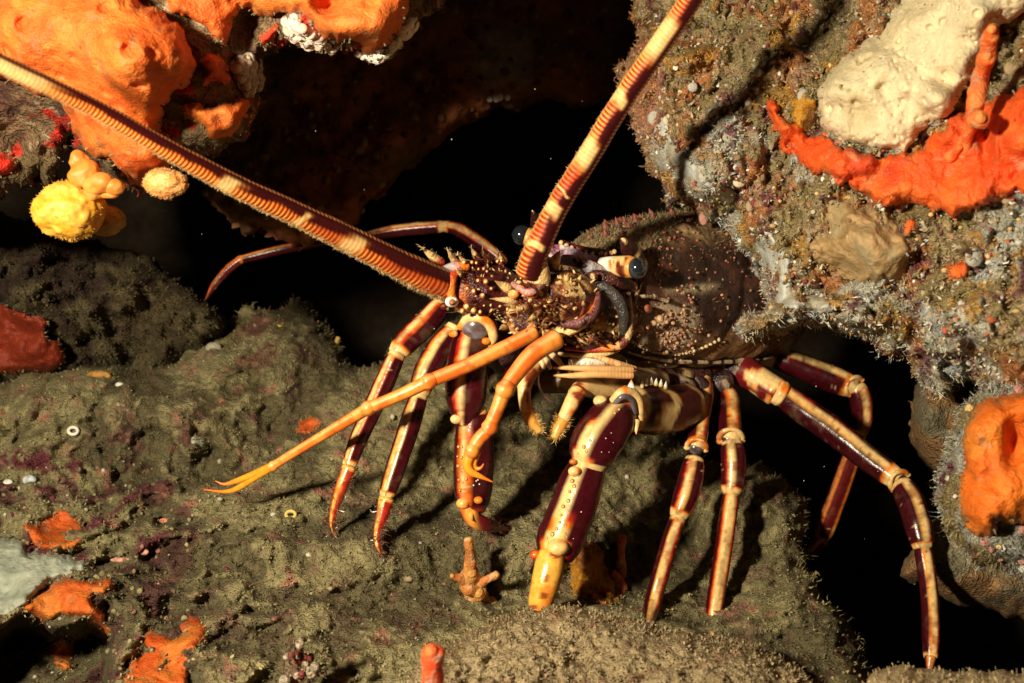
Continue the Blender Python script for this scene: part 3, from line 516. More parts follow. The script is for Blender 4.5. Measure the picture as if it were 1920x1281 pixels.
patch('yellow_sponge', [(512, 598), (522, 592), (532, 602), (528, 612), (514, 612)], floor, .03, M_SPONGE, A(.75, .42, .02), 'tiny bright yellow sponge dot near the crest', 'sponge', 2, 8, 2, .05, (), (), 58)
patch('grey_sponge', [(355, 820), (375, 815), (390, 825), (385, 845), (365, 848), (355, 835)], floor, .04, M_PORE, A(.34, .36, .26), 'small grey green sponge lump among plum growth', 'sponge', 2.5, 10, 3, .05, (), (), 59)
patch('amber_sponge', [(1066, 1040), (1085, 1010), (1120, 1020), (1140, 1060), (1170, 1110), (1150, 1135), (1110, 1128), (1070, 1115)], floor, .09, M_SPONGE, lambda s: mixc(A(.40, .17, .012), A(.22, .08, .01), sst(-.1, .3, fbm(s.P * 7, 4, 180))), 'mustard sponge cushion behind the thick clawed leg', 'sponge', 2.5, 18, 8, .05, [(.06, 6, 'f'), (.03, 14, 'f')], (), 60)
d0 = df(890, 1110, .05)
branches('branching_bryozoan', [[(892, 1140, d0 + .05, 22), (888, 1110, d0 - .05, 20), (884, 1075, d0 - .12, 17)], [(884, 1085, d0 - .1, 13), (881, 1050, d0 - .16, 10), (880, 1028, d0 - .2, 8)], [(880, 1028, d0 - .2, 8), (880, 1012, d0 - .2, 8)], [(876, 1092, d0 - .1, 9), (862, 1084, d0 - .15, 8), (848, 1080, d0 - .18, 7)], [(896, 1098, d0 - .1, 10), (915, 1086, d0 - .12, 8), (932, 1078, d0 - .14, 8)], [(878, 1096, d0 - .08, 15), (886, 1104, d0 - .1, 19), (898, 1112, d0 - .08, 17)], [(870, 1135, d0 + .02, 14), (900, 1142, d0 + .02, 20), (925, 1138, d0 + .04, 15)]], A(.46, .16, .035), A(.52, .24, .06), M_SPONGE, 'small branching orange bryozoan standing on silt before the crouched legs', 'bryozoan')
branches('branching_bryozoan', [[(1165, 1075, df(1165, 1075), 12), (1166, 1040, df(1165, 1060, .1), 10), (1168, 1008, df(1165, 1060, .14), 7)], [(1168, 1110, df(1168, 1110), 10), (1160, 1090, df(1165, 1090, .06), 8), (1150, 1075, df(1155, 1080, .06), 6)]], A(.50, .10, .03), A(.55, .16, .05), M_SPONGE, 'dim orange bryozoan stub beside the mustard sponge', 'bryozoan', tips=False)
dm = lambda x, y, h=0.: float(mound.look(x, y)) - h
branches('tube_worm', [[(815, 1330, 3.75, 17), (812, 1285, 3.7, 18), (810, 1242, 3.66, 19), (809, 1222, 3.65, 21)]], A(.72, .07, .015), A(.8, .12, .03), M_SPONGE, 'orange red tube worm standing upright in front of the fuzzy silt mound', 'tube worm')
def shellbit(px, py, rpx, c, label, host=df, sq=(1, .5, .7), cat='shell', name='shell_fragment', ring=False):
    mb = MB(); d = host(px, py, .01); r = rpx / F * d
    if ring:
        th = np.linspace(0, 2 * np.pi, 24); tube(mb, [(px + rpx * math.cos(t), py + rpx * .75 * math.sin(t), d - .02, rpx * .34) for t in th], c, nseg=10)
    else:
        P = at(px, py, d); ball(mb, P, r, lambda S, Q: mixc(c, np.asarray(c) * .6, sst(-.1, .3, fbm(Q * 30, 3, int(px)))), 12, sq)
    tag(mb.build(name, M_PORE), label, cat, 'shell bits on the seabed')
for a in ((137, 808, 9, WHITE * .8, 'white ring shaped worm tube on plum coated rock', df, None, 'shell', 'worm_tube', True), (545, 965, 9, A(.6, .45, .12), 'curled yellowish worm tube near the leg tips', df, None, 'shell', 'worm_tube', True), (513, 965, 6, WHITE * .8, 'white pebble sized shell beside the curled worm tube'), (270, 1035, 9, PINK * 1.3, 'pinkish oval shell over a dark crack'), (226, 1050, 13, PINK, 'flat pink shell sliver left of the oval shell', df, (1.5, .4, .35)),
          (224, 722, 8, WHITE * .7, 'glinting whitish shell on the shaded ridge'), (55, 900, 13, A(.45, .5, .52), 'blue white shell chip in plum growth'), (15, 905, 9, WHITE * .8, 'white shell chip at the far left among plum growth'), (308, 978, 10, A(.55, .2, .12), 'reddish tube opening in the silt'), (765, 1086, 9, A(.30, .22, .12), 'brown cup shaped polyp on the silt'), (400, 652, 15, A(.30, .28, .2), 'shaded grey shell on the rear ridge'), (185, 705, 17, A(.40, .2, .05), 'ochre shell on the left ridge', df, (1.4, .5, .6)), (580, 1040, 7, A(.5, .46, .36), 'pale shell chip in a silt crack')):
    shellbit(*a)
mb = MB(); d0 = df(650, 660, 0.02)
branches('tube_worm', [[(624, 664, d0, 5), (629, 648, d0 - .03, 4), (634, 634, d0 - .05, 4)]], A(.5, .28, .06), A(.55, .33, .1), M_SPONGE, 'thin mustard worm tube on the crest by the dark gap', 'tube worm')
mb = MB(); C = []
for x, y, d, r, n in [(560, 1265, 4.42, 20, 26), (560, 1238, 4.38, 17, 24), (556, 1214, 4.34, 14, 22), (588, 1262, 4.42, 14, 12)]:
    for k in range(n): C.append((*at(x + rng.normal() * r * .5, y + rng.normal() * r * .5, d + rng.normal() * .03), r / F * d * rng.uniform(.25, .6)))
C = np.array(C); many_balls(mb, C[:, :3], C[:, 3], np.asarray([A(.20, .13, .07), A(.28, .05, .04), A(.42, .34, .24), A(.14, .08, .05)])[rng.integers(0, 4, len(C))], .9, n=8); blades(mb, C[:, :3], unit(rng.normal(size=(len(C), 3)) - A(0, 1, 0)), np.full(len(C), .05), np.full(len(C), .006), A(.3, .22, .12) * rng.uniform(.5, 1.3, (len(C), 1)), 1)
tag(mb.build('worm_clump', M_ROCK), 'knobbly brown and red worm clump at the bottom edge', 'worm clump')
mb = MB(); wl = sst(520, 150, floor.X) * sst(780, 900, floor.Y) + .12
knobs(mb, floor, 900, (.005, .016), [SILT, SILT * 1.2, SILT, PLUM, PINK * .5, A(.40, .36, .27), A(.2, .12, .07), SILTD, SILTD], 4, wl); mb.build('pebbles', M_PORE); tag(bpy.data.objects['pebbles'], 'tiny pebbles and shell grit on the seabed', kind='stuff')
mb = MB(); n = 80; px = rng.uniform(250, 1800, n); py = rng.uniform(60, 1200, n); many_balls(mb, at(px, py, rng.uniform(4.4, 6.6, n)), rng.uniform(.001, .003, n), np.tile(A(.5, .48, .4), (n, 1)))
mb.build('suspended_specks', M_TUFT); tag(bpy.data.objects['suspended_specks'], 'fine specks drifting in the water', kind='stuff')

#LOBSTER
# ================================================================ THE SPINY LOBSTER
LOC = at(1180, 760, 6.1)
lob = empty('spiny_lobster', LOC, 'maroon and cream striped spiny lobster with long banded antennae standing on the silt', 'lobster')
def stripe(sa=.6, sw=.42, sb=None, cap0=.05, cap1=.06, seed=0, dark=MAROON, cream=CREAM, spots=0, tip=None, back=True, fade=0):
    """cream stripe bordered in orange along a maroon segment, cream and orange at the joints"""
    cp = (cap0 * .55, cap1 * .55)
    def f(t, a, P):
        wob = .07 * fbm(P * 3, 2, seed) + .04 * fbm(P * 26, 2, seed + 2)
        d = np.abs(wrap(a - (sa(t) if callable(sa) else sa) + wob)); w = .82 * (sw(t) if callable(sw) else sw)
        sg = wrap(a - (sa(t) if callable(sa) else sa) + wob); c = mixc(cream, A(.80, .38, .07), sst(w * .25, w * .85, np.where(sg > 0, d, d * .75))); c = mixc(c, A(.80, .16, .008), sst(w * .80, w * .95, d)); c = mixc(c, A(.50, .022, .005), sst(w * .98, w * 1.12, d)); c = mixc(c, dark, sst(w * 1.1, w * 1.28, d))
        if sb is not None:
            d2 = np.abs(wrap(a - sb + wob)); k = sst(.30, .2, d2); c = mixc(c, ORANGE, sst(.42, .3, d2)); c = mixc(c, cream, k)
        cap0, cap1 = cp; e = wob * .05
        if cap0: c = mixc(c, ORANGE, sst(cap0 * 1.5, cap0, t + e)); c = mixc(c, cream, sst(cap0 * 1.1, cap0 * .6, t + e))
        if cap1: c = mixc(c, ORANGE, sst(1 - cap1 * 1.6, 1 - cap1 * 1.1, t + e)); c = mixc(c, cream, sst(1 - cap1 * 1.1, 1 - cap1 * .6, t + e))
        if spots:
            w1, wi = worley(P * spots, seed + 5); m = (d < w * .8) & (wi > .55)
            c = mixc(c, A(.30, .10, .02), sst(.30, .22, w1) * sst(.10, .16, w1) * m); c = mixc(c, A(.5, .3, .2), sst(.14, .09, w1) * (wi > .93) * (d > w))
        lng = np.stack([np.asarray(a) * 3.2, np.asarray(t) * 2.5, np.full_like(np.asarray(t, float), seed)], -1); c = c * (1 - .38 * sst(.0, .4, fbm(lng * 2.2, 4, seed + 9)))[..., None]; c = mixc(c, A(.30, .06, .012), sst(.22, .42, fbm(P * 13, 4, seed + 70)) * .55 * (d < w))
        w5, i5 = worley(P * 34, seed + 40); c = mixc(c, A(.62, .42, .25), sst(.2, .1, w5) * (i5 > .80) * .8); c = mixc(c, c * .35, sst(.2, .1, w5) * (i5 < .16)); c = mixc(c, A(.20, .15, .08), sst(.3, .55, fbm(P * 9, 4, seed + 60)) * .2)
        if tip is not None: c = mixc(c, tip[1], sst(tip[0], tip[0] + .15, t + e))
        return c
    return f
def horseshoe(mb, x, y, d, r, ux, uy):
    vx, vy = -uy, ux; th = np.linspace(-1.85, 1.85, 9); s = d / F
    pts = [(x + vx * math.sin(t) * r * .9 - ux * math.cos(t) * r * .66, y + vy * math.sin(t) * r * .9 - uy * math.cos(t) * r * .7, d - r * s * (.10 + .62 * math.cos(t)), r * (.13 + .11 * abs(math.sin(t)))) for t in th]
    tube(mb, pts, lambda t, a, P: mixc(mixc(CREAM, ORANGE, sst(-.05, .25, fbm(P * 9, 3, 5))), A(.45, .05, .012), sst(.16, .3, fbm(P * 11, 3, 15)) * .7), n=40, nseg=12)
    ball(mb, at(x + ux * r * .1, y + uy * r * .1, d - r * s * .12), r * s * .68, lambda S, P: mixc(A(.05, .035, .035), A(.13, .10, .10), sst(.1, .3, fbm(P * 16, 3, 4))), 14, (1, .7, 1))
    condyle(mb, *pts[0][:2], pts[0][2], r * .3, A(.8, .42, .12)); condyle(mb, *pts[-1][:2], pts[-1][2], r * .33)
def spinelets(mb, P, n, L=(.02, .05), r=(.006, .012), c0=A(.30, .06, .02), c1=CREAM, lean=(-.5, -.3, .1)):
    N = unit(np.cross(np.gradient(P, axis=0), np.gradient(P, axis=1))); C = P.mean(1, keepdims=True); N = np.where(((P - C) * N).sum(-1, keepdims=True) < 0, -N, N)
    m = np.argwhere((N * unit(-P)).sum(-1) > .05); q = m[rng.integers(0, len(m), n)]; b = P[q[:, 0], q[:, 1]]; d = unit(N[q[:, 0], q[:, 1]] + A(*lean) + .2 * rng.normal(size=(n, 3)))
    l = rng.uniform(*L, n) * rng.random(n) ** .7; rr = rng.uniform(*r, n); e1 = unit(np.cross(d, A(.3, .2, .9))); e2 = np.cross(d, e1); ph = np.linspace(0, 2 * np.pi, 7, endpoint=False)
    rings = np.stack([np.cos(ph)[None, :, None] * e1[:, None] + np.sin(ph)[None, :, None] * e2[:, None]], 0)[0]
    V = np.stack([b[:, None] - d[:, None] * .01 + rings * (rr * 1.3)[:, None, None], b[:, None] + d[:, None] * (l * .45)[:, None, None] + rings * (rr * .75)[:, None, None], b[:, None] + d[:, None] * l[:, None, None] + rings * (rr * .08)[:, None, None]], 1)
    f = grid_faces(3, 7, True); cc = np.broadcast_to(np.stack([np.broadcast_to(c0, (7, 3)), np.broadcast_to(c1, (7, 3)), np.broadcast_to(c1 * .8, (7, 3))])[None], V.shape)
    mb.add(V, [(f[None] + (np.arange(n) * 21)[:, None, None]).reshape(-1, 4)], cc)
def cuff(mb, x, y, d, r, dx, dy, col=None, dd=0):
    """pale rim of a joint: a short fat ring around the next segment's socket"""
    l = math.hypot(dx, dy); ux, uy = dx / l, dy / l
    def cf(t, a, P): return mixc(mixc(CREAM, ORANGE, sst(.0, .35, fbm(P * 8, 3, 3))), MAROON, sst(.78, .95, t) * .8)
    tube(mb, [(x - ux * r * .3, y - uy * r * .3, d - dd, r * .90), (x, y, d, r * .95), (x + ux * r * .18, y + uy * r * .18, d + dd, r * .90)], col or cf, n=14, nseg=22, cap=.25)
def condyle(mb, x, y, d, r, c=CREAM): ball(mb, at(x, y, d), r / F * d, lambda S, P: mixc(c, ORANGE, sst(-.1, .35, fbm(P * 12, 2, 2))), 10, (1, 1, .8))
def dots(mb, pts, d, r, c, ring=None):
    for (x, y) in pts:
        if ring is not None: ball(mb, at(x, y, d(x, y) if callable(d) else d), r * 1.5 / F * 5.5, ring, 8, (1, .4, 1))
        ball(mb, at(x, y, (d(x, y) if callable(d) else d) - .012), r / F * 5.5, c, 8, (1, 1, 1))
def leg(label, build, mat=None):
    mb = MB(); build(mb); return tag(mb.build('leg', mat or M_SHELL, lob), label)
HAIR = A(.55, .42, .2)
def on(P, x, y, out=0.):
    Q = P.reshape(-1, 3); px = 960 + Q[:, 0] / Q[:, 1] * F; py = 640.5 - Q[:, 2] / Q[:, 1] * F; e = (px - x) ** 2 + (py - y) ** 2
    k = np.where(e < max(e.min() * 1.5, 30))[0]; b = Q[k[np.argmin(Q[k, 1])]]; return at(x, y, b[1] - out)
def studs(mb, P, pts, r, c=CREAM, rc=A(.42, .17, .035), rnd=.25):
    for (x, y) in pts:
        rr = r * rng.uniform(1 - rnd, 1 + rnd); p = on(P, x, y); s_ = p[1] / F
        ball(mb, p + A(0, .2 * rr * s_, 0), rr * s_ * 1.25, rc, 8, (1, .55, 1)); ball(mb, p - A(0, .35 * rr * s_, 0), rr * .72 * s_, c, 8)
def fuzz(mb, pts, n, L, c=HAIR, w=.0022, spread=.6):
    pts = np.asarray(pts, float); k = rng.random(n) * (len(pts) - 1); i = k.astype(int); u = (k - i)[:, None]; q = pts[i] * (1 - u) + pts[i + 1] * u
    th = rng.random(n) * 2 * np.pi; N = np.stack([np.cos(th), -.4 * np.ones(n), np.sin(th)], -1); P = at(q[:, 0], q[:, 1], q[:, 2]) + N * (q[:, 3] / F * q[:, 2])[:, None] * .9
    blades(mb, P, N, rng.uniform(.5, 1, n) * L, np.full(n, w), np.broadcast_to(c, P.shape) * rng.uniform(.7, 1.2, (n, 1)), spread)
TIPY = A(.70, .34, .05)
# --- the animal's right-hand legs (picture left)
def L1(mb):
    de = df(627, 1005, .02)
    tube(mb, [(828, 572, 5.85, 22), (795, 610, 5.82, 24), (762, 642, 5.78, 22), (744, 662, 5.75, 19)], stripe(.75, .5, None, .02, .16, 1), flat=.8)
    tube(mb, [(745, 664, 5.74, 18), (722, 716, 5.72, 19), (695, 775, 5.68, 18), (672, 825, 5.64, 17), (655, 872, 5.6, 15)], stripe(.75, .52, None, .05, .05, 2), flat=.8)
    p = [(654, 878, 5.58, 14), (640, 915, 5.56, 12), (627, 955, (5.56 + de) / 2, 8.5), (623, 985, de - .02, 5), (629, 1010, de, 1)]
    tube(mb, p, stripe(.5, .55, None, .05, 0, 3, dark=A(.40, .02, .01), cream=A(.8, .45, .1), tip=(.82, A(.15, .02, .01)))); fuzz(mb, p, 260, .06, A(.16, .09, .05))
def L2(mb):
    de = df(716, 1040, .02)
    tube(mb, [(850, 618, 5.72, 19), (825, 652, 5.7, 24), (802, 697, 5.67, 25), (785, 740, 5.64, 20)], stripe(.55, .5, None, .05, .12, 4), flat=.85)
    tube(mb, [(786, 742, 5.63, 19), (768, 800, 5.6, 19.5), (748, 860, 5.56, 19), (730, 915, 5.53, 17), (725, 930, 5.52, 15)], stripe(.6, .5, None, .04, .07, 5), flat=.85)
    cuff(mb, 850, 614, 5.72, 15, -10, 20)
    p = [(724, 937, 5.51, 15), (716, 970, 5.49, 12), (708, 1000, (5.49 + de) / 2, 8), (709, 1024, de - .02, 5), (718, 1045, de, 1)]
    tube(mb, p, stripe(.6, .5, None, .05, 0, 6, dark=A(.42, .02, .01), cream=A(.8, .5, .12), tip=(.85, A(.15, .02, .01)))); fuzz(mb, p, 320, .055, A(.14, .08, .05))
def L3(mb):
    de = df(940, 992, .03)
    tube(mb, [(888, 612, 5.52, 26), (882, 650, 5.47, 36), (876, 700, 5.43, 40), (874, 745, 5.42, 37), (872, 785, 5.43, 26)], stripe(lambda t: .42 - .1 * t, lambda t: .25 + .06 * t, -1.75, .0, .0, 7), flat=.8, cap=.7)
    ball(mb, at(893, 610, 5.44), .085, lambda S, P: mixc(A(.20, .19, .22), A(.10, .06, .06), sst(-.1, .3, fbm(P * 12, 3, 4))), 14)   # grey joint membrane
    tube(mb, [(862, 614, 5.42, 7), (876, 598, 5.38, 8), (898, 596, 5.36, 9), (917, 608, 5.38, 10), (925, 632, 5.42, 9), (918, 648, 5.46, 6)], lambda t, a, P: mixc(CREAM, ORANGE, sst(-.1, .25, fbm(P * 9, 3, 5))), nseg=12)
    condyle(mb, 850, 626, 5.42, 9); condyle(mb, 912, 640, 5.42, 9, ORANGE); condyle(mb, 856, 786, 5.40, 12)
    PL3, _ = tube(mb, [(888, 770, 5.46, 30), (889, 820, 5.47, 35), (889, 880, 5.49, 37), (888, 930, 5.52, 34), (886, 950, 5.53, 30)], stripe(.62, .38, None, .03, .0, 8, spots=26, tip=(.93, A(.55, .06, .01))), flat=.8, cap=.5)
    condyle(mb, 868, 944, 5.46, 13, A(.8, .45, .12)); condyle(mb, 897, 938, 5.44, 9, A(.7, .08, .02))
    p = [(876, 952, 5.5, 15), (887, 972, 5.5, 16), (908, 983, 5.52, 14), (932, 988, (5.52 + de) / 2, 10), (955, 994, de, 2)]
    tube(mb, p, lambda t, a, P: mixc(mixc(A(.75, .32, .05), A(.10, .006, .01), sst(.15, .4, t - .12 * a)), A(.5, .03, .01), sst(.15, .4, fbm(P * 9, 3, 7)) * .7)); fuzz(mb, p[1:], 150, .03, A(.10, .03, .02))
    spine(mb, (880, 955, 5.5), (886, 978, 5.42), 9, (A(.8, .5, .15), A(.75, .35, .08), A(.5, .1, .02)))
    studs(mb, PL3, [(893, 902), (899, 908), (888, 910), (896, 900)], 2.0, WHITE, MAROON); studs(mb, PL3, [(860, 838), (866, 838), (872, 840), (858, 856), (865, 858), (872, 857), (859, 874), (867, 876), (860, 900), (868, 905), (874, 898), (862, 920)], 2.4, CREAM * .9)
def LB(mb):
    tube(mb, [(945, 492, 7.30, 12.0), (905, 460, 7.35, 13.6), (862, 432, 7.40, 13.6), (832, 424, 7.42, 10.4)], stripe(.5, .55, None, 0, .1, 9), flat=.8)
    tube(mb, [(830, 425, 7.42, 12.0), (790, 428, 7.44, 12.8), (740, 433, 7.46, 12.0), (680, 445, 7.50, 10.4)], stripe(.75, .5, None, .08, .03, 10), flat=.8)
    tube(mb, [(682, 444, 7.50, 9.6), (600, 455, 7.55, 9.6), (530, 468, 7.60, 8.8), (450, 487, 7.60, 8.0)], stripe(.8, .5, None, .03, .03, 11, cream=A(.55, .26, .07)), flat=.8)  # cream darkened here: the crevice's shadow put into the leg colour
    tube(mb, [(452, 486, 7.60, 8.8), (425, 508, 7.60, 8.0), (402, 535, 7.60, 6.4), (386, 562, 7.60, 1.6)], stripe(.8, .5, None, .05, .0, 12, cream=A(.5, .16, .04), dark=A(.12, .012, .01)), flat=.8)
leg('slender striped leg with red hairy tip, outermost of the near row', L1); leg('slender striped leg with red hairy tip beside the thick folded leg', L2); leg('thick leg with broad maroon sides and a hooked dark claw', L3); leg('dim thin leg stretched back into the dark crevice', LB)
# --- the animal's left-hand legs (picture right)
def R1(mb):
    de = df(1012, 1150, .12)
    def cox(t, a, P):
        n = .12 * fbm(P * 6, 3, 2); b = np.sin((t + 1.6 * n) * 11 + 1.6); c = mixc(A(.055, .012, .01), CREAM * .62, sst(.45, .7, b)); c = mixc(c, ORANGE * .5, sst(.3, .45, b) * sst(.7, .5, b) * .8); return mixc(c, CREAM * .8, sst(.9, .97, t))
    tube(mb, [(1300, 752, 5.95, 40), (1262, 765, 5.85, 46), (1215, 768, 5.72, 48), (1182, 765, 5.62, 44)], cox, flat=.85, cap=.3)
    cuff(mb, 1180, 760, 5.55, 41, -22, 14)
    tube(mb, [(1150, 752, 5.36, 9), (1166, 735, 5.34, 9), (1186, 738, 5.38, 10), (1198, 758, 5.42, 10), (1199, 790, 5.46, 8)], lambda t, a, P: mixc(CREAM, ORANGE, sst(-.05, .25, fbm(P * 9, 3, 5))), nseg=12)
    tube(mb, [(1152, 757, 5.34, 5), (1168, 744, 5.32, 6), (1184, 750, 5.36, 6), (1190, 775, 5.4, 5)], A(.13, .10, .12), nseg=10)
    spine(mb, (1183, 738, 5.4), (1184, 712, 5.38), 12, (CREAM, WHITE, ORANGE)); condyle(mb, 1126, 752, 5.42, 14); condyle(mb, 1192, 800, 5.42, 12); spine(mb, (1193, 790, 5.4), (1193, 815, 5.36), 8, (CREAM, CREAM, ORANGE))
    for k, (x, y) in enumerate([(1204, 720), (1212, 716), (1221, 714), (1230, 716), (1239, 718), (1248, 722)]): spine(mb, (x, y + 5, 5.62), (x + 1, y - 7, 5.58), 4.5, (CREAM * .8, WHITE, WHITE))
    def mer(t, a, P):
        wob = .2 * fbm(P * 4, 3, 31); d = np.abs(wrap(a - (.12 + .48 * t) + wob * .5)); w = .17 + .12 * t + .30 * sst(.80, .95, t)
        c = mixc(CREAM, ORANGE, sst(w * .8, w, d)); c = mixc(c, RED, sst(w, w * 1.1, d)); c = mixc(c, MAROON, sst(w * 1.06, w * 1.25, d))
        c = mixc(c, CREAM, sst(.93, .96, t - .02 * np.cos(a + .8)) * sst(1.0, .6, np.abs(wrap(a + .7)))); d2 = np.abs(wrap(a + 1.75 + wob)); c = mixc(c, CREAM, sst(.3, .2, d2)); return c
    PM, _ = tube(mb, [(1172, 762, 5.48, 33), (1150, 785, 5.40, 43), (1128, 815, 5.36, 47), (1112, 845, 5.34, 45), (1104, 868, 5.34, 38)], mer, flat=.85, cap=.6)
    studs(mb, PM, [(1161, 768), (1153, 775), (1143, 783), (1132, 795), (1120, 811), (1107, 826), (1095, 838), (1085, 850), (1127, 802), (1100, 846)], 2.6); condyle(mb, 1074, 866, 5.28, 7, A(.45, .15, .04))
    studs(mb, PM, [(1136, 822), (1150, 830), (1128, 848), (1142, 848), (1146, 812)], 1.3, WHITE, MAROON)
    def pro(t, a, P):
        wob = .15 * fbm(P * 4, 3, 37); d = np.abs(wrap(a - .50 + .25 * t + wob * .5)); w = .26 + .08 * t + .36 * sst(.75, .95, t)
        c = mixc(CREAM, A(.8, .42, .10), sst(.3, .9, t) * .5); c = mixc(c, ORANGE, sst(w * .8, w, d)); c = mixc(c, RED, sst(w, w * 1.12, d)); c = mixc(c, MAROON, sst(w * 1.08, w * 1.3, d))
        d2 = np.abs(wrap(a + 1.5 + wob)); return mixc(c, CREAM * .8, sst(.26, .15, d2))
    PP, _ = tube(mb, [(1106, 868, 5.36, 36), (1090, 910, 5.33, 41), (1072, 960, 5.30, 43), (1052, 1010, 5.27, 44), (1042, 1040, 5.25, 40)], pro, flat=.85, cap=.35)
    condyle(mb, 1077, 884, 5.25, 12); condyle(mb, 1046, 1026, 5.17, 21, A(.80, .50, .18)); condyle(mb, 1055, 1062, 5.2, 9, A(.8, .45, .15)); condyle(mb, 1004, 1040, 5.2, 11, A(.5, .05, .015))
    studs(mb, PP, [(1073, 902), (1077, 912), (1068, 922), (1060, 935), (1066, 940), (1056, 950), (1062, 960), (1052, 966), (1050, 980), (1044, 992), (1036, 1002), (1030, 1010)], 3.0)
    studs(mb, PP, [(1080, 890), (1084, 893), (1060, 1000), (1063, 1007), (1060, 985), (1090, 960), (1075, 1010)], 1.5, WHITE, MAROON)
    p = [(1034, 1040, 5.2, 26), (1030, 1062, 5.18, 28), (1022, 1095, 5.16, 27), (1013, 1130, (5.16 + de) / 2, 23), (1006, 1165, de, 12)]
    tube(mb, p, lambda t, a, P: mixc(mixc(A(.80, .40, .06), A(.75, .25, .03), sst(.0, .3, fbm(P * 5, 3, 39))), A(.30, .07, .015), sst(.32, .42, fbm(P * 12, 3, 3)) + sst(-.75, -1.2, a) * sst(.6, .3, t)), cap=.4)
def rleg(segs, seed):
    segs = [([(x, y, d, r * .89) for x, y, d, r in p], a_, b_, c_) for p, a_, b_, c_ in segs]
    def b(mb):
        for k, (pts, sa, sw, kw) in enumerate(segs):
            tube(mb, pts, stripe(sa, sw, kw.get('sb'), kw.get('c0', .05), kw.get('c1', .09), seed + k, tip=kw.get('tip'), spots=kw.get('spots', 0)), flat=.85, cap=.5)
            if kw.get('cuff', 1):
                x, y, d, r = pts[-1]; x0, y0 = pts[-2][:2]; l = math.hypot(x - x0, y - y0); horseshoe(mb, x, y, d, r * 1.08, (x - x0) / l, (y - y0) / l)
    return b
R2 = rleg([([(1322, 712, 6.15, 17), (1320, 745, 6.05, 20), (1313, 790, 5.95, 20), (1306, 838, 5.85, 21)], -.25, .42, dict(c0=.02, c1=.12)),
           ([(1303, 862, 5.82, 23), (1296, 895, 5.8, 26), (1285, 935, 5.77, 26), (1272, 968, 5.75, 20)], .25, .40, dict(sb=-1.6, c0=.03, c1=.14, cuff=0)),
           ([(1272, 970, 5.74, 18), (1255, 1020, 5.70, 18), (1238, 1080, 5.64, 18), (1222, 1140, 5.56, 17), (1214, 1180, df(1214, 1180), 13)], -.05, .62, dict(c0=.06, c1=0, cuff=0))], 50)
R3 = rleg([([(1358, 728, 6.25, 20), (1366, 750, 6.15, 23), (1369, 785, 6.05, 24), (1370, 822, 5.98, 25)], -.3, .42, dict(c0=.02, c1=.14)),
           ([(1373, 832, 5.95, 25), (1376, 865, 5.92, 26), (1375, 900, 5.9, 25), (1371, 922, 5.88, 22)], .15, .46, dict(sb=-1.65, c0=.02, c1=.12, cuff=0)),
           ([(1371, 924, 5.87, 18), (1363, 985, 5.82, 19), (1352, 1060, 5.74, 18), (1341, 1130, 5.66, 18), (1337, 1165, 5.62, 17)], -.1, .85, dict(c0=.03, c1=.05, cuff=0)),
           ([(1337, 1168, 5.6, 11), (1335, 1195, df(1335, 1195), 8)], 0, .9, dict(c0=0, c1=0, cuff=0))], 60)
def R4(mb):
    de = df(1600, 1240) if False else 5.3
    def bas(t, a, P): return mixc(mixc(mixc(A(.13, .008, .010), CREAM, sst(.08, .2, fbm(P * 6, 3, 70))), ORANGE, sst(.12, .2, fbm(P * 6, 3, 70)) * sst(.32, .2, fbm(P * 6, 3, 70))), A(.03, .015, .012), sst(.25, .1, t))
    tube(mb, [(1372, 672, 6.35, 30), (1388, 690, 6.3, 30), (1420, 712, 6.22, 27), (1455, 735, 6.15, 28)], bas, cap=.4)
    cuff(mb, 1464, 738, 6.12, 27, 30, 16)
    tube(mb, [(1468, 740, 6.12, 24), (1500, 764, 6.05, 25.5), (1560, 806, 5.92, 25), (1625, 857, 5.78, 24), (1680, 897, 5.66, 22)], stripe(lambda t: -.55 + .1 * t, .42, None, .05, .1, 72, spots=22), flat=.85)
    horseshoe(mb, 1686, 902, 5.65, 22, .75, .66)
    tube(mb, [(1690, 908, 5.62, 22), (1708, 940, 5.55, 25), (1722, 985, 5.47, 25), (1730, 1024, 5.42, 20)], stripe(-.5, .42, None, .06, .04, 74, spots=24), flat=.85)
    tube(mb, [(1730, 1024, 5.42, 17), (1739, 1080, 5.36, 16), (1745, 1140, 5.28, 16), (1746, 1200, 5.2, 15.5), (1745, 1232, 5.16, 14)], stripe(-.4, .55, None, .03, .04, 76), flat=.85)
    tube(mb, [(1745, 1234, 5.15, 11), (1742, 1262, 5.12, 5)], stripe(0, .8, None, 0, 0, 77, cream=A(.75, .3, .06)))
def R5(mb):
    tube(mb, [(1405, 655, 6.7, 22), (1428, 662, 6.68, 23), (1450, 668, 6.65, 22)], lambda t, a, P: mixc(A(.05, .02, .015), CREAM, sst(.45, .7, t)), cap=.4)
    tube(mb, [(1448, 668, 6.65, 20), (1500, 686, 6.62, 24), (1560, 710, 6.58, 25), (1600, 726, 6.55, 22)], stripe(-.75, .42, None, .06, .18, 80, spots=20), flat=.85)
    horseshoe(mb, 1602, 724, 6.54, 20, .8, .6)
    tube(mb, [(1606, 726, 6.54, 20), (1615, 755, 6.54, 20), (1617, 785, 6.55, 18), (1613, 812, 6.56, 15)], stripe(-.5, .5, None, .1, .08, 82, spots=20), flat=.85)
    tube(mb, [(1612, 812, 6.56, 15), (1596, 860, 6.6, 16), (1575, 920, 6.66, 17), (1548, 990, 6.72, 18), (1540, 1010, 6.73, 16)], stripe(-1.2, .35, .9, .03, .04, 84, cream=A(.5, .2, .08), dark=A(.10, .008, .008)), flat=.85)
    tube(mb, [(1541, 1012, 6.73, 14), (1520, 1035, 6.74, 13), (1500, 1055, 6.75, 9), (1486, 1068, 6.76, 3)], stripe(.2, .4, None, .05, 0, 86, cream=A(.45, .14, .05), dark=A(.16, .012, .01)))
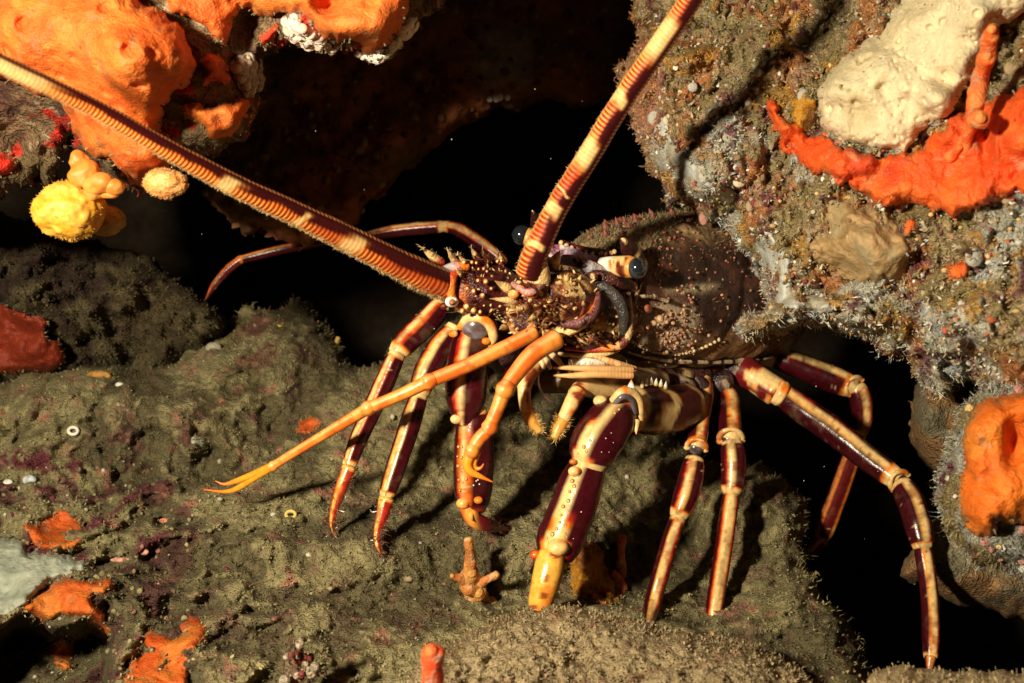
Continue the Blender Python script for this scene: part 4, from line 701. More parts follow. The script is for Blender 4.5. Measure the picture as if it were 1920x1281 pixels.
leg('thickest leg with cream tubercles and blunt orange tip planted in silt', R1); leg('slim leg with ochre joint next to the thickest leg', R2); leg('slim leg with wide cream stripe behind the slim leg', R3); leg('longest leg reaching to the bottom corner', R4); leg('rear leg folded downward in shade', R5)

# --- carapace and head: one continuous shell
A0 = at(1068, 575, 5.78); A1 = at(1432, 585, 6.95)
ax = unit(A1 - A0); side = unit(np.cross(ax, A(0, 0, 1))); upv = A(0, 0, 1)      # side points to the animal's left flank (picture right, towards camera)
def shell_pt(t, th):
    """t 0 front .. 1 rear, th 0 = left flank, pi/2 = top"""
    x = [-.06, 0, .04, .1, .18, .3, .45, .6, .75, .9, 1.0, 1.05]
    w = np.interp(t, x, [.0, .25, .34, .40, .44, .50, .55, .57, .56, .50, .36, .0]); hu = np.interp(t, x, [.0, .16, .27, .36, .42, .47, .51, .54, .54, .50, .36, .0]); hl = np.interp(t, x, [.0, .18, .28, .35, .41, .46, .48, .48, .45, .38, .24, 0])
    cz = np.interp(t, x, [.04, .04, .05, .06, .07, .08, .09, .09, .08, .05, .0, 0.0])
    C = A0 + (A1 - A0) * t[..., None] + upv * cz[..., None]
    cs, sn = np.cos(th), np.sin(th); e = .82
    X = np.sign(cs) * np.abs(cs) ** e; Z = np.sign(sn) * np.abs(sn) ** e
    return C + side * (w * X)[..., None] + upv * (np.where(sn > 0, hu, hl) * Z)[..., None]
mb = MB(); nt, nh = 230, 260
t1 = np.linspace(-.06, 1.05, nt); h1 = np.linspace(-np.pi, np.pi, nh, endpoint=False); TT, HH = np.meshgrid(t1, h1, indexing='ij')
P = shell_pt(TT, HH); nrm = unit(np.cross(np.gradient(P, axis=0), np.gradient(P, axis=1))); ctr = (A0 + (A1 - A0) * TT[..., None]); nrm = np.where(((P - ctr) * nrm).sum(-1, keepdims=True) < 0, -nrm, nrm)
groove = np.exp(-((TT - .50 - .10 * np.sin(HH * 1.2)) / .025) ** 2)
cheek = np.exp(-((TT - .20) / .13) ** 2 - ((HH + .42) / .42) ** 2)
cheek = cheek * 1.0; dis = .018 * fbm(P * 5, 4, 200) + .010 * fbm(P * 18, 3, 201) * sst(.0, .5, np.sin(HH)) - .02 * groove + .045 * cheek
P = P + nrm * dis[..., None]
topm = sst(.45, .85, np.sin(HH) + .18 * fbm(P * 3, 4, 204)); low = sst(-.25, -.75, np.sin(HH) + .12 * fbm(P * 4, 3, 205))
c = mixc(A(.028, .011, .007), A(.075, .026, .014), sst(-.1, .3, fbm(P * 6, 4, 203)))
silt = sst(-.35, .12, fbm(P * 4.2 * A(1, 1, 2.2), 5, 206) + .45 * fbm(P * 16, 3, 207)); c = mixc(c, A(.29, .205, .095), topm * silt * np.maximum(sst(.62, .30, TT), sst(.75, .95, np.sin(HH))))  # silt on the back; left off the rear flank to paint its shade
c = mixc(c, A(.10, .04, .03), topm * sst(.1, .4, fbm(P * 9, 3, 208)) * .7)
c = mixc(c, A(.24, .125, .055), low * sst(.2, .36, TT) * sst(.95, .6, TT)); c = mixc(c, A(.40, .31, .20), np.clip(cheek * 1.2, 0, 1) * sst(.35, .6, cheek + .1 * fbm(P * 12, 3, 209)))
w1, wi = worley(P * 17, 30); c = mixc(c, A(.30, .09, .05), sst(.32, .2, w1) * (wi > .35) * sst(.3, .6, cheek) * .85)
hs = np.sin(HH); rim = sst(-.90, -.93, hs) * (np.cos(HH) > 0); c = mixc(c, A(.60, .46, .28), rim)
c = mixc(c, A(.02, .01, .01), np.exp(-((HH + .98) / .06) ** 4) * sst(.0, .3, np.sin(TT * 75)) * (TT > .28))
w7, i7 = worley(P * 30, 33); c = mixc(c, A(.34, .22, .12), sst(.22, .12, w7) * (i7 > .72) * .8)
line = np.exp(-((HH - .02 - .1 * (TT - .2)) / .03) ** 2) * sst(.16, .2, TT) * sst(.40, .34, TT); c = mixc(c, A(.34, .27, .16), line * .8)
mb.add(P, [grid_faces(nt, nh, True)], c)
# spines and tubercles scattered over the shell
k = 700; tt = rng.uniform(.05, .95, k); hh = rng.uniform(-.15, np.pi + .1, k); Q = shell_pt(tt, hh); Nn = unit(Q - (A0 + (A1 - A0) * tt[:, None])); r = rng.uniform(.004, .0115, k) * np.where(np.sin(hh) > .5, 1.15, .8)
many_balls(mb, Q + Nn * r[:, None] * .4, r, mixc(A(.22, .05, .03), A(.42, .24, .13), rng.random(k) ** 1.5), 1.0)
for i in np.argsort(-np.sin(hh))[:200:5]:
    b = Q[i]; L = rng.uniform(.02, .06); d = unit(Nn[i] - ax * .55); u = np.linspace(0, 1, 6)[:, None]; ring = []
    e1 = unit(np.cross(d, A(.2, .9, .1))); e2 = np.cross(d, e1); ph = np.linspace(0, 2 * np.pi, 8, endpoint=False)
    V = b + d * (u[:, :, None] * L).reshape(-1, 1, 1) + (np.cos(ph)[None, :, None] * e1 + np.sin(ph)[None, :, None] * e2) * (.026 * (1 - u ** 1.2) + .001)[:, :, None] * rng.uniform(.7, 1.1)
    mb.add(V, [grid_faces(6, 8, True)], np.broadcast_to(mixc(A(.09, .025, .018), A(.26, .065, .04), u[:, 0])[:, None], V.shape))
k = 200; tt = rng.normal(.20, .07, k); hh = rng.normal(-.42, .22, k); Q = shell_pt(tt, hh); Nn = unit(Q - (A0 + (A1 - A0) * tt[:, None])); r = rng.uniform(.004, .010, k)
many_balls(mb, Q + Nn * .045 + 0 * ax, r, mixc(A(.28, .09, .05), A(.55, .33, .2), rng.random(k)), 1.)
u = np.linspace(0, 1, 26); tt = .10 + .30 * u; hh = -.80 - .10 * np.sin(u * 3.1) + .25 * u ** 3; Q = shell_pt(tt, hh); many_balls(mb, Q + side * .03, np.full(26, .011), np.tile(A(.62, .46, .25), (26, 1)), 1.)
tr = np.linspace(.12, .80, 14); Q = shell_pt(tr, np.full(14, -1.02)) + side * .02
tube(mb, [(960 + q[0] / q[1] * F, 640.5 - q[2] / q[1] * F, q[1], 4.2) for q in Q], lambda t, a, P: mixc(A(.52, .38, .22), A(.015, .008, .006), sst(.35, .6, np.sin(t * 62 + 2 * np.sin(t * 9))) * sst(.15, .3, t)), nseg=10)
# silt fuzz on its back
k = 6000; tt = .02 + .75 * rng.random(k) ** 1.5; hh = rng.normal(np.pi / 2 - .1, .5, k); Q = shell_pt(tt, hh); Nn = unit(Q - (A0 + (A1 - A0) * tt[:, None])); mm = fbm(Q * 4.2, 5, 206) > -.12; Q, Nn = Q[mm], Nn[mm]
blades(mb, Q, Nn, rng.uniform(.01, .034, len(Q)), np.full(len(Q), .003), A(.19, .145, .07) * rng.uniform(.6, 1.3, (len(Q), 1)), .9)
body = mb.build('carapace', M_CARA, lob); tag(body, 'dark domed shell dusted with silt and small red spines')

# --- head plates around the antenna bases
def blotch(seed, dark=A(.055, .008, .008), light=CREAM * .8, f=4.2, lo=.02, band=None):
    def g(t, a, P):
        n = fbm(P * f, 4, seed); c = mixc(dark, A(.30, .07, .015), sst(lo - .05, lo + .06, n)); c = mixc(c, light, sst(lo + .05, lo + .16, n))
        w, wi = worley(P * 20, seed); c = mixc(c, A(.65, .42, .16), sst(.17, .1, w) * (wi > .8))
        if band: c = mixc(c, ORANGE, sst(band[0] - .06, band[0], t)); c = mixc(c, CREAM, sst(band[0] + .02, band[0] + .07, t))
        return c
    return g
mb = MB()
# antennular plate (lilac) and the shelf under the eyes
tube(mb, [(1030, 470, 5.52, 13), (1060, 474, 5.5, 14), (1095, 486, 5.5, 12), (1135, 497, 5.52, 13)], lambda t, a, P: mixc(mixc(WHITE, A(.42, .30, .40), sst(.15, .32, t)), A(.25, .05, .12), sst(.05, .3, fbm(P * 10, 3, 4))), flat=.6)
tube(mb, [(1046, 486, 5.42, 10), (1080, 490, 5.40, 11), (1110, 502, 5.41, 12), (1140, 514, 5.44, 8)], lambda t, a, P: mixc(A(.34, .31, .34), ORANGE, sst(-.9, -1.2, a)), flat=.7)
for x, y in [(1052, 455), (1062, 460), (1072, 465), (1098, 473), (1127, 476), (1136, 477), (1146, 475), (1152, 472), (1110, 475)]: ball(mb, at(x, y, 5.5), 4.6 / F * 5.5, A(.70, .45, .2), 8)
tube(mb, [(1052, 458, 5.56, 9), (1090, 470, 5.54, 9), (1150, 480, 5.55, 11)], A(.10, .015, .02), nseg=12)
# cheek plates: large dark seg at the base of the near antenna with pale rims
Q, _ = tube(mb, [(1155, 520, 5.6, 30), (1140, 560, 5.55, 48), (1130, 600, 5.55, 50), (1110, 630, 5.58, 34)], blotch(301, A(.04, .012, .008), A(.14, .085, .04), 9, .12), flat=.9, cap=.7); spinelets(mb, Q, 140, (.01, .035), (.004, .009))
tube(mb, [(1105, 532, 5.34, 6), (1135, 540, 5.3, 9), (1158, 561, 5.3, 11), (1169, 592, 5.32, 10), (1168, 620, 5.36, 7), (1164, 640, 5.4, 4)], lambda t, a, P: mixc(A(.045, .04, .036), A(.12, .11, .10), sst(.2, .0, t)), flat=.8)
tube(mb, [(1178, 550, 5.4, 5), (1181, 590, 5.38, 6), (1178, 625, 5.38, 8), (1166, 645, 5.38, 9), (1142, 652, 5.4, 7), (1100, 656, 5.42, 5), (1060, 653, 5.44, 4)], lambda t, a, P: mixc(mixc(A(.3, .2, .1), CREAM, sst(.3, .45, t)), mixc(ORANGE, A(.35, .02, .015), sst(.6, .75, t)), sst(.42, .62, t)), nseg=12)
tube(mb, [(1048, 664, 5.5, 4), (1090, 667, 5.46, 5), (1130, 664, 5.44, 6), (1160, 656, 5.46, 4)], CREAM * .9, nseg=10)
tube(mb, [(1065, 632, 5.42, 12), (1100, 636, 5.40, 20), (1135, 636, 5.42, 16), (1158, 632, 5.45, 8)], blotch(303, A(.05, .01, .01), A(.40, .25, .10), 9, .15), flat=.8)
for k in range(46): x, y = rng.uniform(1060, 1160), rng.uniform(618, 650); spine(mb, (x, y, 5.36), (x - 3, y + rng.uniform(-1, 3), 5.29), rng.uniform(1.6, 3.2), (A(.4, .1, .02), A(.7, .4, .1), CREAM), n=6)
# scapula shaped shield below the eye
tube(mb, [(1100, 517, 5.42, 10), (1125, 520, 5.4, 14), (1160, 530, 5.42, 16), (1190, 540, 5.5, 10)], blotch(305, A(.06, .01, .008), CREAM, 5, -.05), flat=.7)
ball(mb, at(1112, 520, 5.33), .026, CREAM, 10, (1, .6, 1))
tube(mb, [(1203, 530, 5.55, 3), (1193, 555, 5.5, 4), (1190, 575, 5.5, 4), (1205, 586, 5.5, 3)], A(.22, .13, .07), nseg=8)
tube(mb, [(1196, 556, 5.52, 3), (1225, 556, 5.5, 5), (1252, 565, 5.52, 4)], A(.30, .24, .13), nseg=10); spine(mb, (1214, 580, 5.52), (1216, 573, 5.42), 9, (A(.3, .1, .05), A(.5, .2, .1), A(.5, .05, .02)))
for x, y, r in [(1238, 598, 8), (1226, 606, 6), (1216, 613, 5), (1200, 617, 7), (1250, 604, 4), (1262, 606, 4)]: ball(mb, at(x, y, 5.5), r / F * 5.5, A(.45, .27, .15), 8)
# chin: spiny block between the two antenna bases
Q, _ = tube(mb, [(960, 590, 5.45, 30), (990, 605, 5.42, 30), (1020, 606, 5.42, 24)], blotch(307, A(.05, .008, .008), CREAM, 5, .0), flat=.9); spinelets(mb, Q, 60, (.02, .06))
tube(mb, [(905, 600, 5.6, 26), (935, 650, 5.6, 34), (960, 690, 5.65, 30)], A(.03, .008, .01), flat=.9)
spine(mb, (955, 690, 5.55), (940, 704, 5.5), 8, (A(.05, .01, .01), A(.4, .05, .02), A(.5, .1, .05)))
for b, e, r in [((975, 592, 5.4), (955, 590, 5.28), 9), ((1000, 612, 5.38), (985, 622, 5.26), 9), ((948, 612, 5.42), (936, 618, 5.32), 8), ((1035, 606, 5.38), (1010, 614, 5.24), 10), ((980, 560, 5.4), (952, 552, 5.26), 9), ((968, 575, 5.4), (945, 572, 5.3), 8), ((1010, 590, 5.35), (990, 594, 5.2), 7), ((1003, 620, 5.38), (1003, 605, 5.3), 6)]:
    spine(mb, b, e, r, (A(.25, .06, .02), CREAM, A(.6, .3, .1)))
tube(mb, [(1022, 628, 5.36, 10), (1050, 622, 5.32, 12), (1075, 618, 5.3, 9), (1102, 604, 5.3, 6)], lambda t, a, P: mixc(CREAM, ORANGE, sst(.1, .3, fbm(P * 9, 3, 8))), nseg=12)
tag(mb.build('head_plate', M_HEAD, lob), 'blotched spiny plates of the head and lip')

# --- antennae: peduncle with spines, ringed flagellum
def flag_col(blocks, swap, seed, lo=A(.27, .014, .003), hi=A(.80, .23, .022)):
    def f(t, a, P):
        b = np.zeros_like(t)
        for (c0, w) in blocks: b = np.maximum(b, sst(w * 1.7, w * .55, np.abs(t - c0 + .02 * fbm(P * 5, 3, seed) + .006 * np.sin(a * 3))))
        s = a * swap; ph = np.sin(ring(t)); base = mixc(lo, hi, sst(-.35, .55, ph)); base = mixc(base, A(.82, .40, .09), sst(.0, -.6, s) * sst(-.1, .6, ph) * .75); base = mixc(base, A(.35, .02, .006), sst(.1, .4, fbm(P * 4, 3, seed + 3)) * .5)
        base = mixc(base, mixc(CREAM * 1.0, A(.78, .36, .09), np.maximum(sst(.2, .9, -ph) * .6, sst(.95, .5, b))), b * .9)
        dk = sst(-.12, .06, s + .3 * fbm(P * 5, 3, seed + 1)) * sst(1.12, .92, s) * (1 - .9 * b * sst(.62, .35, s)); base = mixc(base, A(.040, .002, .003), dk)  # maroon band, widened to paint shade on the side away from the strobe
        base = mixc(base, mixc(A(.25, .02, .01), A(.75, .42, .15), sst(-.2, .4, ph)), sst(.9, 1.05, s) * .95)
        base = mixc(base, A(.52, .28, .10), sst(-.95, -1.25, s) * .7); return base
    return f
ring = lambda t: t * NR * 2 * np.pi
def flagellum(parent, pts, nrings, blocks, seed, fringe, rr, mark=-1, **kw):
    global NR
    NR = nrings; mb = MB()
    P, ang = tube(mb, pts, flag_col(blocks, rr, seed, **kw), n=nrings * 6, nseg=36, ripple=lambda t: 1 + .007 * np.sin(ring(t)), cap=.3)
    n = fringe; i = (rng.random(n) ** 1.25 * (P.shape[0] - 14)).astype(int) + 6; j = np.argmin(np.abs(wrap(ang[None] - (mark * (1.55 + rng.normal(0, .28, n)))[:, None])), 1)
    C = P.mean(1)[i]; N = unit(P[i, j] - C); L = rng.uniform(.008, .024, n) * np.linalg.norm(P[i, j] - C, axis=1) / .085; blades(mb, P[i, j] - N * .005, N, L, np.full(n, .0022), A(.50, .34, .16) * rng.uniform(.6, 1.2, (n, 1)), .7)
    return mb.build('flagellum', M_ANT, parent)
def pedl(parent):
    mb = MB()
    def dkc(t, a, P):
        c = mixc(A(.06, .006, .008), A(.10, .02, .012), sst(0, .3, fbm(P * 6, 3, 310))); c = mixc(c, A(.45, .30, .14), sst(.0, .25, fbm(P * 6 + 2, 3, 312) - .25 - .35 * a) * sst(-.2, -.6, a)); return mixc(c, A(.50, .12, .02), sst(.9, .98, t) * .6)
    Q, _ = tube(mb, [(975, 560, 5.55, 40), (940, 548, 5.48, 47), (900, 543, 5.42, 48), (868, 540, 5.38, 42), (855, 538, 5.36, 38)], dkc, cap=.4, rnoise=.12); spinelets(mb, Q, 110, (.012, .04), (.004, .009))
    tube(mb, [(1010, 588, 5.7, 44), (985, 575, 5.62, 46), (960, 562, 5.56, 40)], blotch(315), cap=.4)
    tube(mb, [(858, 512, 5.28, 7), (848, 520, 5.24, 10), (845, 545, 5.24, 9), (850, 565, 5.27, 8)], lambda t, a, P: mixc(A(.60, .06, .012), ORANGE, sst(.2, .6, t)), nseg=12)
    tube(mb, [(832, 503, 5.3, 5), (852, 500, 5.27, 10), (876, 500, 5.3, 8)], lambda t, a, P: mixc(A(.38, .33, .36), ORANGE, sst(.3, .8, t)), nseg=12)
    condyle(mb, 847, 566, 5.24, 13, WHITE); ball(mb, at(848, 567, 5.17), .018, A(.35, .12, .04), 8); condyle(mb, 832, 574, 5.3, 8, ORANGE)
    for (x, y), (u, v), r, d in [((826, 494), (789, 463), 12, 5.36), ((855, 494), (838, 466), 9, 5.36), ((872, 494), (858, 474), 6, 5.38), ((899, 490), (883, 464), 9, 5.4), ((915, 490), (905, 467), 8, 5.42), ((942, 492), (934, 470), 8, 5.44), ((868, 520), (856, 505), 7, 5.3)]:
        spine(mb, (x, y, d), (u, v, d - .10), r, (A(.35, .03, .012), CREAM, A(.5, .25, .12))); fuzz(mb, [(x, y, d, r * .8), (u, v, d - .1, 1)], 30, .028, A(.55, .42, .25), .0018)
    for x, y, r in [(876, 541, 3.5), (888, 546, 4.5), (896, 526, 3.5), (911, 528, 5), (905, 554, 5), (921, 541, 3), (870, 492, 4), (885, 492, 3.5), (893, 493, 3), (907, 504, 3), (933, 490, 3.5), (940, 489, 3), (913, 509, 2.5), (875, 575, 6), (888, 582, 6), (867, 583, 5), (900, 585, 4)]:
        dd = 5.20 + (x - 870) * .001 + max(0, abs(y - 542) - 15) ** 2 * .00005
        ball(mb, at(x, y, dd + .015), r * 1.2 / F * 5.2, A(.45, .12, .03), 8); ball(mb, at(x, y, dd - .005), r * .8 / F * 5.2, CREAM, 8)
    pts = [(870, 582, 5.4, 12), (930, 592, 5.45, 16)]; fuzz(mb, pts, 160, .06, A(.45, .33, .16), .003)
    return mb.build('peduncle', M_HEAD, parent)
def pedr(parent):
    mb = MB()
    Q, _ = tube(mb, [(1165, 590, 5.62, 48), (1135, 588, 5.52, 52), (1100, 580, 5.42, 50)], blotch(320, A(.04, .008, .006), CREAM * .5, 8, .16), cap=.5)
    PR2, _ = tube(mb, [(1100, 575, 5.40, 46), (1070, 562, 5.32, 54), (1040, 556, 5.26, 50), (1018, 552, 5.22, 40)], blotch(332, A(.05, .008, .006), CREAM * .62, 7.5, .07), cap=.5)
    Q3, _ = tube(mb, [(1020, 570, 5.26, 34), (1003, 552, 5.2, 38), (996, 535, 5.17, 34)], blotch(324, A(.09, .012, .008), CREAM, 5, -.05), cap=.4); spinelets(mb, Q, 60); spinelets(mb, PR2, 90, (.015, .05)); spinelets(mb, Q3, 60, (.015, .045))
    tube(mb, [(1122, 545, 5.26, 4), (1118, 575, 5.22, 8), (1105, 595, 5.2, 10), (1080, 607, 5.2, 9), (1050, 606, 5.22, 6), (1030, 600, 5.24, 3)], lambda t, a, P: mixc(A(.16, .05, .05), ORANGE, sst(.5, 1.3, a) * sst(.7, .3, t)), nseg=14)
    tube(mb, [(1045, 520, 5.2, 5), (1052, 545, 5.17, 7), (1040, 570, 5.17, 6), (1025, 585, 5.18, 4)], lambda t, a, P: mixc(A(.35, .12, .05), ORANGE * .7, sst(0, 1, a)), nseg=12)
    tube(mb, [(962, 532, 5.10, 5), (975, 541, 5.04, 7), (990, 548, 5.02, 8), (1005, 543, 5.03, 7), (1016, 536, 5.07, 4)], lambda t, a, P: mixc(A(.32, .26, .32), ORANGE, sst(.2, .9, np.abs(a))), nseg=12)
    condyle(mb, 963, 552, 5.08, 11); condyle(mb, 1000, 552, 5.06, 9, ORANGE)
    tube(mb, [(1020, 480, 5.18, 3), (1012, 500, 5.12, 18), (1010, 525, 5.14, 24)], blotch(326, A(.05, .01, .008), CREAM * .7, 5, .05), cap=.3)
    for b, e, r in [((1035, 500, 5.22), (1050, 470, 5.14), 15), ((1000, 515, 5.1), (935, 520, 5.0), 0.1), ((960, 545, 5.15), (928, 527, 5.06), 13), ((975, 565, 5.15), (918, 560, 5.1), 10), ((1015, 585, 5.16), (985, 605, 5.04), 9), ((1040, 590, 5.18), (1015, 606, 5.06), 9), ((990, 575, 5.12), (958, 585, 5.02), 8), ((1060, 530, 5.2), (1066, 512, 5.12), 8), ((1082, 532, 5.24), (1090, 515, 5.18), 7)]:
        spine(mb, b, e, r, (A(.12, .02, .012), CREAM * .9, A(.45, .2, .08)))
    for k in range(70):
        x, y = rng.uniform(970, 1050), rng.uniform(560, 605); spine(mb, (x, y, 5.14), (x - 4, y - rng.uniform(-1, 3), 5.09), rng.uniform(1.8, 3.4), (A(.3, .06, .02), A(.75, .45, .15), CREAM), n=6)
    studs(mb, PR2, [(1062, 548), (1072, 570), (1084, 553), (1054, 572), (1094, 570), (1076, 532)], 4, A(.40, .2, .08), A(.10, .03, .015))
    return mb.build('peduncle', M_HEAD, parent)
antL = empty('antenna', (0, 0, 0), None, None); antL.parent = lob; del_l = antL; antL['label'] = 'antenna sweeping up across the orange sponge'
antR = empty('antenna', (0, 0, 0), None, None); antR.parent = lob; antR['label'] = 'antenna rising steeply past the eye towards the hanging rock'
pedl(antL); pedr(antR)
flagellum(antL, [(838, 534, 5.3, 29), (800, 519, 5.2, 29.5), (740, 491, 5.06, 27.5), (650, 446, 4.86, 25), (560, 403, 4.66, 23), (440, 347, 4.4, 21), (300, 272, 4.12, 18.5), (170, 199, 3.9, 17), (0, 118, 3.62, 17.5), (-140, 45, 3.42, 18)], 132, [(.185, .018), (.275, .009), (.415, .016), (.87, .10)], 330, 5200, 1)
flagellum(antR, [(992, 514, 5.12, 26), (1006, 470, 5.06, 24.5), (1045, 388, 4.96, 22), (1101, 297, 4.82, 21.5), (1166, 190, 4.65, 21), (1228, 98, 4.5, 21), (1290, 8, 4.34, 21.5), (1346, -90, 4.18, 22)], 84, [(.10, .011), (.19, .014), (.25, .004), (.37, .033), (.53, .014), (.73, .05), (.95, .03)], 340, 420, 1, lo=A(.30, .018, .004), hi=A(.66, .13, .012))
# --- antennules: thin orange forked feelers
def feel(segs, forks, label, seed):
    mb = MB()
    def fc(t, a, P):
        c = mixc(A(.78, .27, .04), A(.74, .15, .015), sst(-.1, .35, fbm(P * 5, 3, seed))); c = mixc(c, A(.80, .52, .22), sst(.5, .1, np.abs(a - .5)) * .6); c = mixc(c, A(.35, .07, .01), sst(-.7, -1.5, a) * .8)  # painted cream highlight along one side, darker tint along the other
        return mixc(c, A(.45, .10, .015), sst(.28, .42, fbm(P * 24, 2, seed + 3)) * .6)
    for s in segs:
        tube(mb, s, fc, nseg=16, cap=.6); x, y, d, r = s[-1]; x0, y0 = s[-2][:2]; l = math.hypot(x - x0, y - y0)
        tube(mb, [(x - (x - x0) / l * r * .9, y - (y - y0) / l * r * .9, d, r), (x, y, d - .01, r * 1.28), (x + (x - x0) / l * r * .6, y + (y - y0) / l * r * .6, d, r * .95)], fc, n=10, nseg=16, cap=.4)
    for s in forks: tube(mb, s, lambda t, a, P: mixc(A(.82, .30, .02), A(.70, .14, .01), sst(.5, 1, t)), nseg=12, ripple=lambda t: 1 + .05 * np.sin(t * 90))
    return tag(mb.build('antennule', M_FEEL, lob), label)
feel([[(1000, 624, 5.32, 14), (950, 650, 5.27, 14), (880, 684, 5.22, 14), (802, 716, 5.18, 13)], [(800, 717, 5.17, 13), (750, 741, 5.18, 12), (690, 766, 5.22, 12)], [(688, 767, 5.22, 12), (620, 808, 5.32, 10), (560, 844, 5.42, 9), (512, 874, 5.5, 8.5)]],
     [[(512, 873, 5.5, 8), (475, 890, 5.55, 7), (440, 903, 5.58, 5), (420, 908, 5.58, 3), (404, 902, 5.58, 1)], [(508, 877, 5.5, 8), (475, 897, 5.56, 7), (445, 916, 5.6, 5.5), (420, 922, 5.62, 3.5), (382, 918, 5.64, 1)]], 'long straight orange feeler reaching over the silt', 350)
feel([[(1042, 636, 5.22, 19), (1000, 664, 5.17, 18), (968, 700, 5.13, 16), (946, 732, 5.1, 15)], [(944, 736, 5.1, 15), (932, 768, 5.1, 13), (918, 802, 5.11, 13)], [(916, 806, 5.11, 13), (898, 824, 5.12, 13), (885, 846, 5.12, 12)]],
     [[(884, 846, 5.12, 11), (876, 868, 5.12, 10), (882, 884, 5.12, 8), (900, 893, 5.12, 5), (924, 904, 5.12, 1)], [(893, 848, 5.14, 9), (888, 868, 5.14, 7), (892, 878, 5.14, 5), (901, 878, 5.13, 3), (907, 870, 5.12, 1)]], 'short bent orange feeler curling at its tip', 360)
# --- eyes and horns
def eye(px, py, d, rpx, dirv, stalk, label):
    mb = MB(); r = rpx / F * d; dv = unit(A(*dirv))
    def sc(t, a, P): c = mixc(WHITE, CREAM, sst(.3, .6, t)); c = mixc(c, ORANGE, sst(.05, .2, fbm(P * 14, 3, 5)) * sst(.3, .5, t)); c = mixc(c, A(.10, .015, .01), sst(.15, .3, fbm(P * 14, 3, 5)) * sst(.3, .5, t)); return mixc(c, mixc(A(.7, .3, .06), A(.2, .03, .01), sst(-.05, .2, fbm(P * 20, 3, 6))), sst(.86, .96, t))
    if stalk: tube(mb, stalk, sc, nseg=20, cap=.4)
    o = tag(mb.build('eyestalk', M_EYESTALK, lob), label); m2 = MB()
    ball(m2, at(px, py, d), r, lambda S, P: mixc(A(.012, .016, .02), A(.03, .045, .06), sst(.5, .2, (S * dv).sum(-1))), 24, (1, 1, 1.02)); m2.build('cornea', M_EYE, o)
eye(1195, 503, 5.32, 19.5, (.5, -.8, .1), [(1128, 494, 5.48, 12), (1146, 496, 5.44, 16), (1160, 499, 5.40, 19), (1178, 501, 5.36, 21.5), (1187, 502, 5.34, 20)], 'pale stalk of the near eye')
eye(978, 441, 5.75, 18.5, (-.4, -.8, .1), [(1030, 462, 5.72, 14), (1005, 450, 5.74, 17), (990, 445, 5.75, 19)], 'stalk of the far eye behind the antenna')
def horn(pts, label):
    mb = MB(); tube(mb, pts, lambda t, a, P: mixc(A(.045, .010, .010), CREAM, sst(.5, .8, np.sin(t * 13 + .8)) * sst(-.4, .3, a)), nseg=18, cap=.8); return tag(mb.build('horn', M_HEAD, lob), label)
horn([(1192, 498, 5.55, 23), (1186, 480, 5.5, 20), (1178, 464, 5.42, 15), (1168, 452, 5.34, 7)], 'banded horn over the near eye')
horn([(1010, 440, 5.85, 16), (1006, 420, 5.8, 12), (1002, 404, 5.72, 7), (998, 396, 5.66, 2)], 'horn over the far eye')
# --- mouthparts
def palp(segs, label, seed):
    mb = MB()
    def pc(t, a, P): n = fbm(P * 7, 3, seed); c = mixc(CREAM, ORANGE, sst(.0, .2, n)); return mixc(c, A(.12, .012, .01), sst(.12, .25, n) * .9)
    for s in segs[:-1]: tube(mb, s, pc, nseg=16, cap=.7)
    tube(mb, segs[-1], lambda t, a, P: mixc(A(.8, .28, .04), A(.60, .34, .08), t), nseg=14); fuzz(mb, segs[-1], 260, .035, A(.55, .33, .10))
    return tag(mb.build('mouthpart', M_FEEL, lob), label)
palp([[(1003, 684, 5.5, 17), (990, 700, 5.42, 18), (983, 724, 5.38, 15)], [(983, 726, 5.38, 13), (984, 750, 5.37, 12), (988, 770, 5.37, 12)], [(988, 771, 5.37, 12), (998, 792, 5.37, 11), (1012, 808, 5.37, 7)]], 'jointed mouth limb hanging beside the bent feeler', 370)
palp([[(1150, 735, 5.7, 18), (1118, 730, 5.6, 17), (1092, 727, 5.52, 16), (1078, 740, 5.48, 15)], [(1084, 734, 5.47, 16), (1072, 756, 5.45, 15), (1058, 784, 5.43, 13)], [(1057, 786, 5.43, 12), (1048, 802, 5.42, 12), (1040, 820, 5.41, 8)]], 'jointed mouth limb bent down in front of the thickest leg', 380)
mb = MB()
for k, (y0, y1, b) in enumerate([(690, 692, 0), (704, 702, 2)]):
    tube(mb, [(1038, y0, 5.36, 2), (1070, y0 + b * .3, 5.36, 5), (1120, y1, 5.37, 7), (1185, y1 + 2, 5.42, 7)], lambda t, a, P: mixc(A(.72, .42, .17), A(.45, .20, .06), sst(.2, .9, np.sin(t * 150))), nseg=12, ripple=lambda t: 1 + .04 * np.sin(t * 150))
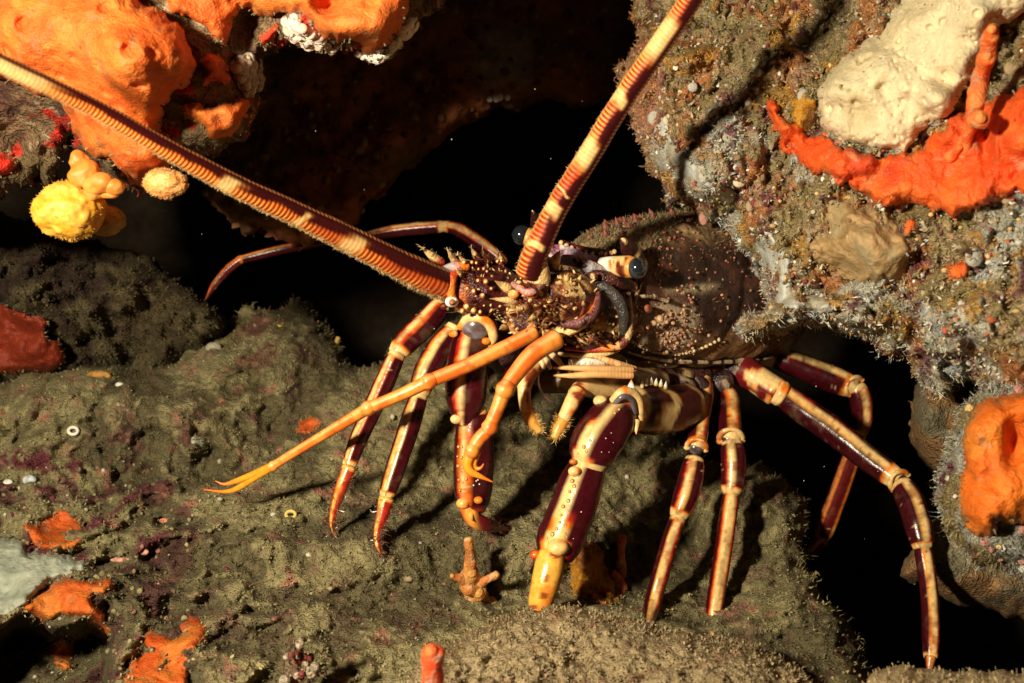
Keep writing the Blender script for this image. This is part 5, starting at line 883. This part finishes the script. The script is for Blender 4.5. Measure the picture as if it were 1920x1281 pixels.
tube(mb, [(1115, 668, 5.44, 4), (1150, 680, 5.44, 7), (1190, 694, 5.46, 8)], lambda t, a, P: mixc(A(.75, .45, .2), A(.55, .2, .06), sst(.2, .9, np.sin(t * 90))), nseg=12)
tube(mb, [(1070, 680, 5.5, 9), (1100, 680, 5.48, 13), (1130, 684, 5.5, 10)], lambda t, a, P: mixc(WHITE, A(.5, .08, .03), sst(.1, .35, fbm(P * 6, 3, 4))), nseg=16)
for x0, x1 in ((1018, 1030), (1040, 1055), (1008, 1018)): tube(mb, [(x0 - 6, 664, 5.48, 6), (x0 + 6, 676, 5.44, 6), (x1 + 2, 690, 5.42, 4)], A(.68, .48, .25), nseg=10)
tube(mb, [(1020, 716, 5.7, 22), (1080, 712, 5.66, 26), (1160, 712, 5.7, 26), (1240, 716, 5.85, 22)], lambda t, a, P: mixc(A(.10, .04, .02), A(.38, .26, .13), sst(0, .25, fbm(P * 5, 4, 390))), nseg=20)
fuzz(mb, [(1070, 690, 5.4, 10), (1180, 694, 5.42, 10)], 320, .03, A(.55, .38, .2), .0016)
tag(mb.build('mouthpart', M_FEEL, lob), 'pair of ridged tan feelers under the lip')
# sternum and leg roots below the carapace
mb = MB()
tube(mb, [(1180, 700, 5.9, 22), (1250, 712, 6.05, 26), (1320, 706, 6.25, 28), (1390, 685, 6.5, 26)], lambda t, a, P: mixc(CREAM * .7, A(.08, .03, .03), sst(.0, .2, fbm(P * 4, 3, 395))), nseg=24)
for x, y, d, r in [(1280, 730, 6.0, 26), (1308, 728, 6.1, 24), (1352, 716, 6.2, 24), (1385, 690, 6.3, 30)]: ball(mb, at(x, y, d), r / F * d, lambda S, P: mixc(A(.05, .025, .03), A(.30, .22, .15), sst(.05, .25, fbm(P * 6, 3, 396))), 14)
tube(mb, [(900, 620, 5.9, 40), (980, 660, 5.95, 52), (1080, 690, 6.0, 50), (1180, 720, 6.1, 44)], A(.035, .012, .012), nseg=24)
tag(mb.build('underside', M_HEAD, lob), 'dark underside with the leg roots')
